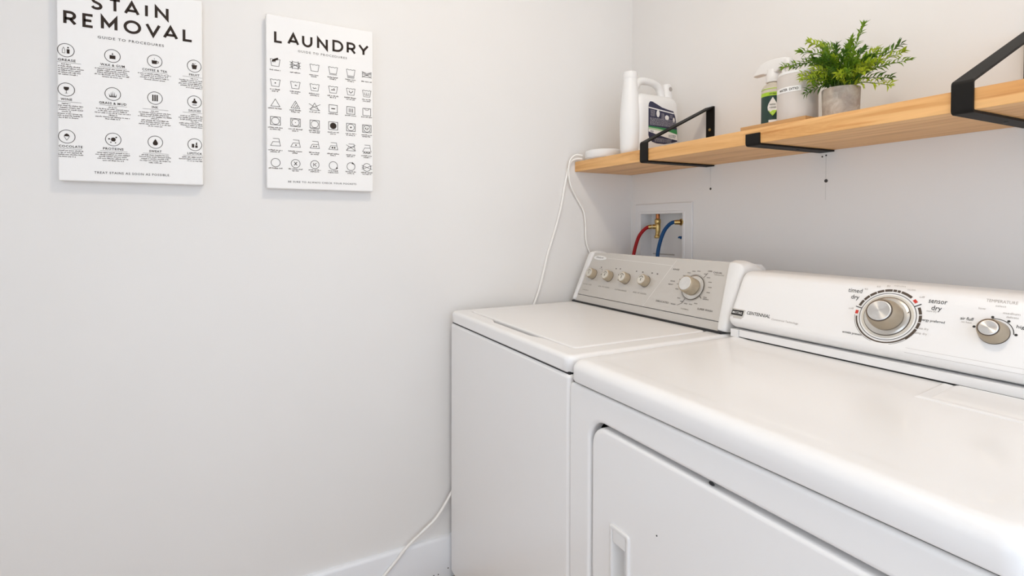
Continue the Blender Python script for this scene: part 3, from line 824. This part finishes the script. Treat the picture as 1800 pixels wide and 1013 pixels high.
pr.text('Commercial Technology', df, .8720, .0200, .0048, .066, d=e)
pr.text('less dry', df, 1.1400, .0530, .0042, .017, d=e); pr.text('damp dry', df, 1.1375, .0430, .0042, .021, d=e); pr.text('more dry', df, 1.1460, .0900, .0040, .016, d=e)
pr.text('TEMPERATURE', df, 1.2420, .1225, .0055, .042, d=e); pr.text('select', df, 1.2420, .1150, .0036, .014, d=e)
pr.text('low', df, 1.2180, .1070, .0038, .010, d=e); pr.text('medium', df, 1.2580, .1030, .0042, .022, d=e); pr.text('delicate', df, 1.2600, .0965, .0038, .016, d=e); pr.text('no heat', df, 1.2010, .0775, .0036, .015, d=e)
for s_, u, v, wd in (('off', 1.0060, .0745, .010), ('20', 1.0080, .1010, .006), ('40', 1.0240, .1215, .007), ('60', 1.0465, .1300, .007), ('80', 1.0640, .1330, .006), ('minutes', 1.0840, .1355, .020), ('cool down', 1.1050, .1300, .014), ('off', 1.1255, .1165, .009)):
    pr.text(s_, df, u, v, .0038, wd, d=e)
for k in range(5): pr.flat([(1.12, -.0065 + k * .0045), (1.44, -.0065 + k * .0045), (1.44, -.0061 + k * .0045), (1.12, -.0061 + k * .0045)], df, .0006) if k > 1 else None
pr.build('console_small_print', 'faint_print', R, O, smooth=0)
bgd = MB(); bgd.loft([[df(u, v, d) for u, v in ((.7255 + i, .0128 + i), (.7645 - i, .0128 + i), (.7645 - i, .0330 - i), (.7255 + i, .0330 - i))] for i, d in ((0, 0), (0, .0010), (.0010, .0018))])
bgd.loft([[df(u, v, d) for u, v in ((.7370, .0085), (.7600, .0085), (.7640, .0140), (.7340, .0140))] for d in (0, .0012)])
bo = bgd.build('maker_badge', 'chrome', R, O, smooth=25)
MB().flat([(.7285, .0160), (.7615, .0160), (.7615, .0300), (.7285, .0300)], df, .0021).build('badge_plate', 'black', bo, smooth=0).location = -O
MB().text('MAYTAG', df, .7450, .0202, .0058, .0270, d=.0024, bold=.012).build('badge_lettering', 'label_white', bo, smooth=0).location = -O
def dframe(u, v, d=0.):
    q = Vector(df(u, v, d)); return Matrix(((1, 0, 0, q.x), (0, vd.y, nd.y, q.y), (0, vd.z, nd.z, q.z), (0, 0, 0, 1)))
Toff = Matrix.Translation(-O)
dl = MB().lathe([(.0425, 0), (.0425, .0010), (.0400, .0016)], seg=56).build('dial_rim', 'bronze_line', R, matrix=Toff @ dframe(*C1))
MB().lathe([(.0462, 0), (.0462, .0008), (.0428, .0012)], seg=56).build('dial_ring', 'pale_cap', dl)
MB().lathe([(.0402, .001), (.0402, .0026), (.037, .0040), (.036, .0042), (.020, .0050)], seg=56).build('dial_disc', 'chrome', dl)
pm = MB(); pm.flat([(.0345, .0105), (.0365, .0120), (.0395, .0160), (.0365, .0140)], pln, .0046); pm.build('pointer', 'black', dl, smooth=0)
kb = MB().lathe([(.0285, .004), (.0312, .0065), (.0305, .014), (.0278, .024), (.0255, .0295), (.0232, .0315)], seg=48).build('cycle_knob', 'taupe', R, matrix=Toff @ dframe(*C1))
MB().lathe([(.0232, .0308), (.0232, .0318), (.0214, .0320)], seg=48).build('cap_groove', 'bronze_line', kb)
MB().lathe([(.0212, .0310), (.0212, .0330), (.0200, .0337), (.0195, .0338), (.0188, .0338), (.0007, .0338)], seg=48).build('knob_cap', 'spun', kb)
kb = MB().lathe([(.0195, 0), (.0212, .002), (.0210, .006), (.0190, .015), (.0172, .0225), (.0152, .0245)], seg=40).build('heat_knob', 'taupe', R, matrix=Toff @ dframe(*C2))
MB().lathe([(.0152, .0238), (.0152, .0247), (.0138, .0249)], seg=40).build('cap_groove', 'bronze_line', kb)
MB().lathe([(.0136, .0240), (.0136, .0256), (.0128, .0262), (.0124, .0263), (.0118, .0263), (.0005, .0263)], seg=40).build('knob_cap', 'spun', kb)
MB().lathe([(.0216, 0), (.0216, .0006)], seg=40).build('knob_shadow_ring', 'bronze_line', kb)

# ================================================================== shelf and brackets
SB, ST, SD = 1.4085, 1.4471, -.2842
sh = MB(); sh.rbox(.0008, 1.62, SD, -.0005, SB, ST, .0016, 2)
tag(sh.build('wall_shelf', 'shelf_wood', None, (.81, -.14, SB), wn=True), 'thick honey-coloured wooden shelf across the back wall', 'shelf')
def strap(mb, path, x0, x1, th, fn):
    """bent flat steel strap: path in (y, z), offset outwards by th"""
    p = [Vector(q) for q in path]; n = len(p); A = []; B = []
    for i in range(n):
        if 0 < i < n - 1:
            a = (p[i] - p[i - 1]).normalized(); b = (p[i + 1] - p[i]).normalized()
            na = Vector((-a.y, a.x)); nb = Vector((-b.y, b.x)); m_ = (na + nb).normalized(); k = th / max(.4, m_.dot(na))
        else:
            t = (p[1] - p[0]) if i == 0 else (p[-1] - p[-2]); t.normalize(); m_ = Vector((-t.y, t.x)); k = th
        A.append(p[i]); B.append(p[i] + m_ * k)
    rings = []
    for i in range(n):
        rings.append([fn(x0, A[i].x, A[i].y), fn(x1, A[i].x, A[i].y), fn(x1, B[i].x, B[i].y), fn(x0, B[i].x, B[i].y)])
    mb.loft(rings)
def corner(a, c, b, r, k=4):
    a, b, c = Vector(a), Vector(b), Vector(c); p = c + (a - c).normalized() * r; q = c + (b - c).normalized() * r
    return [tuple(p * (1 - t) ** 2 + c * 2 * t * (1 - t) + q * t * t) for t in [i / k for i in range(k + 1)]]
def bracket(xc, wd, skew, label, full, lip_top, wall_top=1.604):
    root = empty('shelf_bracket', (xc, 0, SB), label, 'bracket', 'black steel brackets holding the wooden shelf')
    O = root.location; tn = math.tan(math.radians(skew))
    fn = lambda x, y, z: (xc + x + (y - SD / 2) * tn, y, z)
    th = .0045
    yf = SD - .0006; zb_ = SB - .0004
    a = (-.001, zb_); c1 = (yf, zb_)
    top = (yf, lip_top)
    if full:
        w_ = (-.0052, wall_top)
        path = [a] + corner(a, c1, top, .004) + corner(c1, top, w_, .003)
        # the strap runs below the shelf, up the front edge and then slopes to the wall
        mb = MB(); strap(mb, list(reversed(path)) if False else path, -wd / 2, wd / 2, -th, fn) if False else None
        mb = MB(); strap(mb, path + [(w_[0], w_[1])], -wd / 2, wd / 2, th * -1 if False else th, lambda x, y, z: fn(x, y, z))
        mb.build('strap', 'bracket', root, O, smooth=35)
        pl = MB(); x0 = fn(0, -.003, 0)[0]
        pl.rbox(x0 - wd / 2, x0 + wd / 2, -.0052, -.0002, ST + .0006, wall_top + .004, .001, 1).build('wall_plate', 'bracket', root, O, wn=True)
        MB().lathe([(.0050, 0), (.0048, .0012), (.0030, .0022)], seg=14, T=Matrix.Translation((x0, -.0052, 1.530)) @ Matrix.Rotation(PI / 2, 4, 'X')).build('screw', 'brass', root, O)
    else:
        path = [a] + corner(a, c1, top, .004) + [top]
        mb = MB(); strap(mb, path, -wd / 2, wd / 2, th, fn); mb.build('strap', 'bracket', root, O, smooth=35)
    sx = fn(0, -.12, 0)[0]
    MB().lathe([(.0042, 0), (.0040, .0010), (.0022, .0014)], seg=12, T=Matrix.Translation((sx, -.12, SB - .0048)) @ Matrix.Rotation(PI, 4, 'X')).build('screw', 'dark_gap', root, O)
bracket(.3885, .0335, 3.2, 'black triangular bracket on the shelf in front of the detergent jug', True, 1.4660)
bracket(.7790, .0390, 3.6, 'black hook-shaped bracket under the shelf below the spray bottle, without a sloping arm', False, 1.4345)
bracket(1.1970, .0320, 1.8, 'black triangular shelf bracket at the right edge of the picture', True, 1.4590, 1.5985)

# ================================================================== things on the shelf
# round flat hub
R = empty('wireless_hub', (.086, -.2080, ST), 'flat round white plastic hub at the corner end of the shelf', 'hub')
O = R.location
MB().lathe([(.066, .0004), (.071, .0022), (.0738, .006), (.0742, .026), (.0735, .031), (.071, .0345), (.066, .0362), (.055, .0368), (.03, .0370)], O, 56).build('housing', 'plastic_white', R, O)
MB().lathe([(.0745, .0062), (.0745, .0072)], O, 56, cap0=False, cap1=False).build('seam', 'faint_print', R, O)
# cords
cA = [(.028, -.2700, 1.4555), (.018, -.292, 1.4560), (.0105, -.3110, 1.4420), (.0075, -.3240, 1.4000), (.006, -.336, 1.345), (.006, -.3545, 1.2583), (.006, -.383, 1.17), (.006, -.4127, 1.0867), (.0065, -.4301, 1.0232), (.007, -.448, .965), (.0085, -.4646, .9252),
      (.010, -.52, .80), (.011, -.62, .58), (.0125, -.72, .42), (.0205, -.8041, .2927), (.0215, -.8577, .2221), (.0215, -.905, .188), (.0215, -.9568, .1533), (.0215, -1.000, .112), (.0225, -1.0455, .0714), (.027, -1.085, .03), (.06, -1.14, .0045), (.14, -1.25, .0042)]
tag(MB().tube(cA, .0044, 10, 6).build('power_cord', 'cord'), 'thick white cord running from the hub down the wall behind the washer', 'cord')
cB = [(.033, -.2735, 1.4680), (.025, -.297, 1.4700), (.0200, -.3180, 1.4520), (.0190, -.3260, 1.4172), (.0180, -.3220, 1.378), (.016, -.3106, 1.346), (.012, -.291, 1.318), (.012, -.273, 1.2924), (.012, -.2500, 1.257), (.011, -.2410, 1.215), (.010, -.2369, 1.149), (.010, -.2290, 1.118), (.010, -.2130, 1.085), (.010, -.195, 1.02), (.010, -.185, .93), (.012, -.175, .70)]
tag(MB().tube(cB, .0032, 10, 6).build('network_cable', 'cord'), 'thin white cable looping from the hub to behind the washer panel', 'cord')

# detergent jug: long side along y, spout column to the front
R = empty('detergent_jug', (.258, -.150, ST), 'white plastic detergent jug with handle and navy label', 'jug')
O = R.location
jb = MB(); rg = []
zb_ = ST + .0003
def jr(x0, x1, y0, y1, r, z): return [(x, y, z) for x, y in rr(x0, x1, y0, y1, r, 7)]
for ins, z in ((.008, zb_), (.0025, zb_ + .003), (0, zb_ + .010), (0, 1.600), (.0005, 1.622), (.003, 1.636), (.0085, 1.648), (.017, 1.656), (.028, 1.660)):
    rg.append(jr(.214 + ins, .300 - ins, -.2380 + ins, -.0420 - ins, .026 - min(.012, ins * .5), z))
jb.loft(rg)
colp = [(.0270, zb_), (.0312, zb_ + .004), (.0325, zb_ + .02), (.0345, 1.53), (.0345, 1.56), (.0325, 1.60), (.0285, 1.645), (.0245, 1.68), (.0226, 1.705)]
jb.lathe([(a, b) for a, b in colp], (.2640, -.2430, 0), 32)
jb.build('body', 'plastic_white', R, O, smooth=60)
MB().lathe([(.0228, 1.7035), (.0238, 1.706), (.0238, 1.722), (.0225, 1.7275), (.017, 1.7295)], (.2640, -.2430, 0), 32).build('cap', 'plastic_white', R, O)
hd = MB()
hd.tube([(.262, -.226, 1.668), (.260, -.2100, 1.695), (.258, -.190, 1.7065), (.256, -.160, 1.7090), (.255, -.125, 1.7060), (.255, -.102, 1.6920), (.255, -.092, 1.668), (.255, -.088, 1.640)], lambda t: .0125 + .003 * abs(t - .5), 14, 5)
hd.build('handle', 'plastic_white', R, O, smooth=70)
sp = MB(); sp.lathe([(.021, 1.640), (.0195, 1.66), (.0175, 1.69), (.0165, 1.708), (.013, 1.709), (.0125, 1.70)], (.2560, -.0660, 0), 24)
so = sp.build('pour_spout', 'plastic_white', R, O)
MB().dot(0, 0, .008, lambda u, v, d: (.2740, -.0640 + u, 1.690 + v)).build('spout_mark', 'faint_print', so, smooth=0).location = -O
lf = lambda u, v, d=0.: (.3003 + d, u, v)
lab = [(-.193, 1.512), (-.193, 1.612), (-.191, 1.622), (-.185, 1.628), (-.175, 1.628), (-.152, 1.620), (-.130, 1.612), (-.100, 1.607), (-.077, 1.604), (-.068, 1.585), (-.062, 1.560), (-.0585, 1.530), (-.0580, 1.499), (-.085, 1.492), (-.120, 1.486), (-.155, 1.486), (-.176, 1.490), (-.188, 1.499)]
lo = MB().prism(lab, lf, 0, .0006).build('label', 'label_navy', R, O, smooth=0)
def on_label(name, m, polys, d=.0010):
    mb = MB()
    for p in polys: ob = MB().flat(p, lf, d).build(name, m, lo, smooth=0); ob.location = -O
on_label('label_white_band', 'label_white', [[(-.193, 1.6085), (-.076, 1.5985), (-.0755, 1.5945), (-.193, 1.6045)], [(-.193, 1.5400), (-.0595, 1.5265), (-.0582, 1.503), (-.10, 1.5075), (-.155, 1.5165), (-.1925, 1.5240)]])
on_label('label_green_band', 'label_green', [[(-.193, 1.5435), (-.0605, 1.5400), (-.0595, 1.5240), (-.100, 1.5310), (-.150, 1.5370), (-.193, 1.5385)]], .0014)
on_label('label_pale_stripe', 'label_pale_green', [[(-.193, 1.5385), (-.150, 1.5370), (-.112, 1.5325), (-.112, 1.5290), (-.160, 1.5310), (-.193, 1.5325)]], .0016)
ov = lambda cu, cv, a, b: [(cu + a * math.cos(2 * PI * k / 18), cv + b * math.sin(2 * PI * k / 18)) for k in range(18)]
on_label('label_ovals', 'label_white', [ov(-.150, 1.5890, .0075, .0125), ov(-.108, 1.5790, .0095, .0085), ov(-.0755, 1.5740, .0045, .0085)])
lt = MB()
for k in range(8): fine_line(lt, lambda u, v, d=0.: lf(u, v, .0010), -.187, -.066 + k * .0004, 1.5690 - k * .0033 + .002, .0017)
for k in range(6): fine_line(lt, lambda u, v, d=0.: lf(u, v, .0010), -.184, -.162, 1.5970 - k * .0038, .0019); fine_line(lt, lambda u, v, d=0.: lf(u, v, .0010), -.134, -.120, 1.5890 - k * .0035, .0019)
for k in range(4): fine_line(lt, lambda u, v, d=0.: lf(u, v, .0010), -.165, -.085, 1.5025 - k * .0035, .0017)
for k in range(3): fine_line(lt, lambda u, v, d=0.: lf(u, v, .0010), -.094, -.080, 1.5880 - k * .0045, .0020)
tag(lt.build('label_fine_print', 'label_lilac', lo, smooth=0), kind='stuff').location = -O
lt = MB()
for k in range(3): fine_line(lt, lambda u, v, d=0.: lf(u, v, .0014), -.186, -.170, 1.5270 - k * .0036, .0017); fine_line(lt, lambda u, v, d=0.: lf(u, v, .0014), -.100, -.066, 1.5180 - k * .0036, .0017)
tag(lt.build('label_dark_print', 'label_navy', lo, smooth=0), kind='stuff').location = -O

# thin wooden board under the bottle and jar
TT = ST + .0112
tag(MB().rbox(.7230, .8965, -.2740, -.0450, ST + .0002, TT, .0015, 2).build('serving_board', 'tray_wood', None, (.808, -.16, ST), wn=True), 'thin wooden board lying on the shelf under the frosted jar', 'board')

# spray bottle
sx_, sy_ = .6935, -.1000
R = empty('spray_bottle', (sx_, sy_, ST), 'spray bottle with white trigger and dark green label on the shelf', 'bottle')
O = R.location
zb_ = ST + .0003
rB = .0290
MB().lathe([(rB - .004, zb_), (rB, zb_ + .004), (rB, 1.583), (rB - .0015, 1.590), (rB - .007, 1.598), (rB - .014, 1.603), (.0135, 1.607), (.0132, 1.614)], (sx_, sy_, 0), 36).build('bottle', 'clear_beige', R, O)
MB().lathe([(.0175, 1.606), (.0182, 1.608), (.0176, 1.6265), (.0165, 1.630), (.0160, 1.642)], (sx_, sy_, 0), 28).build('collar', 'plastic_white', R, O)
hp = [(-.0570, 1.6360), (-.0545, 1.6330), (-.0360, 1.6335), (-.0240, 1.6330), (-.018, 1.630), (.018, 1.630), (.024, 1.6350), (.036, 1.6390), (.052, 1.6380), (.056, 1.6450), (.054, 1.6600), (.040, 1.6660), (.015, 1.6690), (-.012, 1.6685), (-.030, 1.6640), (-.043, 1.6520), (-.054, 1.6405)]
rgs = []
for d, k in ((-.0125, .82), (-.0120, .90), (-.0100, .97), (-.0070, 1.0), (.0070, 1.0), (.0100, .97), (.0120, .90), (.0125, .82)):
    rgs.append([(sx_ + .003 + (u - .003) * k, sy_ + d, 1.648 + (v - 1.648) * k) for u, v in hp])
MB().loft(rgs).build('trigger_head', 'plastic_white', R, O, smooth=50)
MB().tube([(sx_ - .026, sy_, 1.6350), (sx_ - .030, sy_, 1.618), (sx_ - .037, sy_, 1.603), (sx_ - .047, sy_, 1.593)] if False else [(sx_ + .030, sy_, 1.640), (sx_ + .034, sy_, 1.622), (sx_ + .043, sy_, 1.606)], .0055, 10, 5).build('trigger_lever', 'plastic_white', R, O)
def cylmap(cx, cy, rad, a0):
    return lambda u, v, d=0.: (cx + (rad + d) * math.cos(a0 + u / rad), cy + (rad + d) * math.sin(a0 + u / rad), v)
aV = math.atan2(-1.46 - sy_, 1.637 - sx_)       # the side turned to the room
cm = cylmap(sx_, sy_, rB, aV)
def band(u0, u1, v0, v1, d, n=24, top=None):
    mb = MB()
    us = [u0 + (u1 - u0) * k / n for k in range(n + 1)]
    fs = [(k, k + 1, n + 2 + k, n + 1 + k) for k in range(n)]
    mb.add([cm(u, v0, d) for u in us] + [cm(u, v1 + (top(u) if top else 0), d) for u in us], fs); return mb
lo = band(-.075, .075, 1.466, 1.566, .0004).build('label', 'label_dark_green', R, O)
def sub(mb, name, m, par=None, sm=0): ob = mb.build(name, m, par or lo, smooth=sm); ob.location = -O; return ob
sub(band(-.075, .075, 1.5640, 1.5740, .0005), 'label_lime_stripe', 'label_lime')
sub(band(-.075, .075, 1.5830, 1.5850, .0005), 'label_thin_stripe', 'label_lime')
dp = [(0, 1.5590), (.0050, 1.5500), (.0095, 1.5410), (.0118, 1.5320), (.0108, 1.5230), (.0060, 1.5160), (0, 1.5135), (-.0060, 1.5160), (-.0108, 1.5230), (-.0118, 1.5320), (-.0095, 1.5410), (-.0050, 1.5500)]
sub(MB().flat(dp, cm, .0030), 'label_white_drop', 'label_white')
sub(MB().flat([(-.0095, 1.5225), (.0095, 1.5225), (.0060, 1.5150), (.0015, 1.5085), (0, 1.5070), (-.0015, 1.5085), (-.0060, 1.5150)], cm, .0034), 'label_lime_tip', 'label_lime')
for a_ in (('better', 1.5370, .0045, .014, .0034), ('CLEANER', 1.5285, .0036, .016, .0034), ('NATURAL', 1.5672, .0038, .017, .0014)):
    sub(MB().text(a_[0], cm, 0, a_[1], a_[2], a_[3], d=a_[4], bold=.008), 'label_lettering', 'label_dark_green')
mb = MB(); mb.add([cm(u, v, .0012) for v in (1.4900, 1.4965) for u in (-.010, -.005, 0, .005, .010)], [(k, k + 1, k + 6, k + 5) for k in range(4)])
sub(mb, 'label_white_strip', 'label_white')

# frosted jar with paper label
jx, jy, jR = .8300, -.2010, .0455
R = empty('storage_jar', (jx, jy, TT), 'frosted cylinder jar with a white paper strip label beside the plant pot', 'jar')
O = R.location
zb_ = TT + .0002
MB().lathe([(jR - .004, zb_), (jR, zb_ + .003), (jR, 1.5720), (jR - .0010, 1.5745), (jR - .0030, 1.5745), (jR - .0035, 1.572), (jR - .0035, zb_ + .006), (.001, zb_ + .0055)], (jx, jy, 0), 48).build('body', 'frosted', R, O)
MB().lathe([(.001, zb_ + .0060), (jR - .0042, zb_ + .0064), (jR - .0042, 1.560), (.001, 1.562)], (jx, jy, 0), 40).build('powder', 'powder', R, O)
MB().lathe([(jR - .004, 1.5748), (jR - .0015, 1.5752), (jR - .0015, 1.5800), (jR - .003, 1.5815), (.002, 1.5818)], (jx, jy, 0), 48).build('lid', 'plastic_white', R, O)
cm = cylmap(jx, jy, jR, math.atan2(-1.46 - jy, 1.637 - jx))
lo = band(-.062, .0080, 1.5295, 1.5425, .0005).build('label', 'label_white', R, O)
mb = MB(); sub(MB().text('WATER', cm, -.0335, 1.5330, .0058, .023, d=.0009, bold=.02), 'label_lettering', 'ink'); mb.text('DITIO', cm, -.0080, 1.5330, .0058, .020, d=.0009, bold=.02)
sub(mb, 'label_lettering', 'ink')

# concrete pot with plant
px, py, pz = .9370, -.2060, ST
R = empty('potted_plant', (px, py, pz), 'bushy green artificial plant in a small round concrete pot', 'plant')
O = R.location
zb_ = ST + .0003
rt = .0383
MB().lathe([(rt - .004, zb_), (rt - .002, zb_ + .002), (rt, 1.5165), (rt - .0010, 1.5180), (rt - .0045, 1.5180), (rt - .0055, 1.516), (rt - .0065, 1.500), (.001, 1.500)], (px, py, 0), 44).build('pot', 'concrete', R, O)
MB().lathe([(rt - .0067, 1.4995), (rt - .0067, 1.5070), (.015, 1.5100), (.001, 1.5105)], (px, py, 0), 28).build('soil', 'soil', R, O)
rnd = random.Random(21)
def leaf(mb, base, dirv, length, width, twist):
    d = dirv.normalized(); up = Vector((0, 0, 1))
    s_ = d.cross(up); s_ = s_.normalized() if s_.length > .05 else Vector((1, 0, 0))
    nrm = s_.cross(d).normalized()
    s2 = s_ * math.cos(twist) + nrm * math.sin(twist); n2 = nrm * math.cos(twist) - s_ * math.sin(twist)
    a = base; b = base + d * length * .45 + n2 * length * .10; c = base + d * length + n2 * length * .02
    k = n2 * width * .35
    pts = [a + s2 * width * .16, b + s2 * width * .5 + k, c, b - s2 * width * .5 + k, a - s2 * width * .16, b]
    mb.add([tuple(q) for q in pts], [(0, 1, 5), (1, 2, 5), (2, 3, 5), (3, 4, 5), (4, 0, 5)])
tips = [(.965, -.17, 1.661), (.856, -.20, 1.652), (.859, -.15, 1.653), (1.030, -.15, 1.600), (1.063, -.19, 1.551), (1.044, -.22, 1.500), (.973, -.18, 1.604), (.790, -.20, 1.608), (.871, -.25, 1.560),
        (.903, -.26, 1.528), (.956, -.28, 1.545), (.986, -.27, 1.535), (1.022, -.22, 1.556), (.933, -.22, 1.615), (.953, -.20, 1.621), (.972, -.13, 1.610), (1.018, -.185, 1.585), (.900, -.24, 1.585), (.885, -.19, 1.625),
        (.915, -.275, 1.560), (.940, -.270, 1.580), (.985, -.245, 1.580), (1.010, -.25, 1.535), (.875, -.22, 1.600), (.845, -.23, 1.590), (.905, -.15, 1.610), (.930, -.13, 1.600), (1.035, -.20, 1.520), (.965, -.235, 1.600),
        (.895, -.285, 1.540), (.925, -.245, 1.605), (1.000, -.16, 1.560), (.870, -.17, 1.580), (.975, -.285, 1.530), (.888, -.255, 1.515), (.945, -.18, 1.635), (1.045, -.175, 1.575), (.860, -.24, 1.620)]
for k in range(20):
    a = 2 * PI * k / 20 + rnd.uniform(-.2, .2); q = rnd.uniform(.035, .062)
    tips.append((px + 1.25 * q * math.cos(a), py + q * math.sin(a), 1.535 + rnd.uniform(0, .055)))
for i, tp_ in enumerate(tips):
    tip = Vector(tp_); ang = rnd.uniform(0, 2 * PI); k = .018 * math.sqrt(rnd.random())
    base = Vector((px + k * math.cos(ang) + (tip.x - px) * .08, py + k * math.sin(ang) + (tip.y - py) * .08, 1.508))
    mid = base.lerp(tip, .5) + Vector((0, 0, .016 if tip.z < 1.6 else .006)) - Vector(((tip.x - px) * .12, (tip.y - py) * .12, 0))
    if tip.x < .87 and tip.z > 1.58: mid.z += .028
    path = spline([base, mid, tip], 8)
    st = MB().tube(path, lambda t: .0013 - .0007 * t, 5, 0).build('sprig', 'stem', R, O, smooth=60)
    lv = MB(); n = len(path); Lt = (tip - base).length; steps = int(8 + Lt * 85)
    for s_i in range(steps):
        t = .18 + .82 * (s_i + .5) / steps
        q = path[0].lerp(path[-1], 0) ; fi = t * (n - 1); a = int(min(fi, n - 2)); q = path[a].lerp(path[a + 1], fi - a); dv = (path[a + 1] - path[a]).normalized()
        side = dv.cross(Vector((.3, .5, .8))).normalized(); side2 = dv.cross(side)
        phi = s_i * 2.4 + rnd.uniform(-.4, .4)
        for h in (0, PI):
            o_ = side * math.cos(phi + h) + side2 * math.sin(phi + h)
            ln_ = rnd.uniform(.018, .029) * (1.0 - .30 * t)
            leaf(lv, q, dv * rnd.uniform(.55, 1.0) + o_ * rnd.uniform(.6, 1.0) + Vector((0, 0, .12)), ln_, rnd.uniform(.0042, .0066), rnd.uniform(-.6, .6))
    for h in range(4):
        o_ = Vector((rnd.uniform(-1, 1), rnd.uniform(-1, 1), rnd.uniform(-.3, .6)))
        leaf(lv, tip, (tip - mid).normalized() + o_ * .45, rnd.uniform(.010, .016), .0036, rnd.uniform(-1, 1))
    ob = tag(lv.build('leaves', ('leaf1', 'leaf2', 'leaf1', 'leaf3', 'leaf1', 'leaf2', 'leaf3')[i % 7], st, O, smooth=0), kind='stuff')

# ================================================================== outlet box and hoses
R = empty('washer_outlet_box', (.177, 0, 1.045), 'white recessed plumbing box in the wall above the washer', 'outlet box')
O = R.location
fb = MB(); rg = []
ox0, ox1, oz0, oz1 = .0325, .3225, 1.020, 1.2860
ix0, ix1, iz0, iz1 = .0625, .2780, 1.060, 1.2465
q4 = lambda x0, x1, z0, z1, y: [(x, y, z) for x, z in rr(x0, x1, z0, z1, .003, 3)]
for a in ((ox0, ox1, oz0, oz1, -.0002), (ox0, ox1, oz0, oz1, -.0045), (ox0 + .0015, ox1 - .0015, oz0 + .0015, oz1 - .0015, -.0060), (ox0 + .004, ox1 - .004, oz0 + .004, oz1 - .004, -.0062), (ix0 - .0105, ix1 + .0105, iz0 - .0105, iz1 + .0105, -.0048), (ix0 - .0095, ix1 + .0095, iz0 - .0095, iz1 + .0095, -.0062), (ix0 - .001, ix1 + .001, iz0 - .001, iz1 + .001, -.0062)): rg.append(q4(*a))
for a in ((ix0, ix1, iz0, iz1, -.005), (ix0, ix1, iz0, iz1, .012), (ix0 - .002, ix1 + .002, iz0 - .001, iz1 + .001, .055)): rg.append(q4(*a))
fb.loft(rg, False, True)
fb.build('box', 'box_white', R, O, smooth=35)
MB().rbox(.0700, .1850, .0525, .0545, 1.0860, 1.0900, .0008, 1).build('drain_slot', 'faint_print', R, O)
# hot valve: copper stub, brass body, side outlet
vv = MB()
vx, vy = .1370, .0130
MB().lathe([(.0075, 1.224), (.0075, 1.2475)], (vx, vy, 0), 16).build('supply_pipe', 'copper', R, O)
vv.lathe([(.0090, 1.2060), (.0118, 1.2090), (.0122, 1.2200), (.0105, 1.2265), (.008, 1.2280)], (vx, vy, 0), 20)
vv.lathe([(.0082, 1.172), (.0095, 1.180), (.0105, 1.192), (.0105, 1.204), (.0085, 1.209)], (vx + .001, vy, 0), 20)
vv.lathe([(.0105, 1.1520), (.0118, 1.1535), (.0118, 1.1600), (.0085, 1.1640), (.0080, 1.1740)], (vx, vy - .001, 0), 20)
vv.tube([(vx, vy, 1.1965), (vx - .010, vy - .010, 1.1970), (vx - .014, vy - .014, 1.1970)], .0095, 16, 3)
vv.build('hot_valve', 'brass', R, O, smooth=45)
c2 = MB(); c2.tube([(.2755, .0080, 1.2140), (.2700, -.0060, 1.2138)], .0125, 16, 0); c2.tube([(.2700, -.006, 1.2138), (.2600, -.0140, 1.2135)], .0090, 16, 0)
c2.build('cold_valve', 'brass', R, O, smooth=45)
MB().tube([(.272, -.0010, 1.157), (.266, -.006, 1.1575), (.2655, -.007, 1.155)], .0052, 10, 3).build('cold_lever', 'blue_hose', R, O)
def hose(name, m, pts, label, coup):
    root = empty(name, pts[0], label, 'hose'); O = root.location
    MB().tube(pts, .0068, 14, 6).build('tubing', m, root, O, smooth=70)
    MB().tube(coup, .0088, 14, 0).build('coupling', 'brass', root, O, smooth=45)
    return root
hose('water_hose', 'red_hose', [(.1190, -.0080, 1.1970), (.108, -.0200, 1.1910), (.0945, -.0320, 1.1720), (.0850, -.0400, 1.1490), (.0775, -.0500, 1.1040), (.0760, -.0580, 1.0590), (.078, -.064, .98), (.085, -.066, .85)],
     'red rubber water hose leaving the brass valve', [(.1225, -.0035, 1.1970), (.1140, -.0130, 1.1950)])
hose('water_hose', 'blue_hose', [(.2590, -.0150, 1.2135), (.2480, -.0210, 1.2130), (.2330, -.0280, 1.2020), (.2180, -.0370, 1.1770), (.2105, -.0500, 1.1310), (.2100, -.0590, 1.0840), (.214, -.066, .99), (.22, -.068, .85)],
     'blue rubber water hose leaving the right side of the box', [(.2630, -.0120, 1.2138), (.2540, -.0180, 1.2132)])
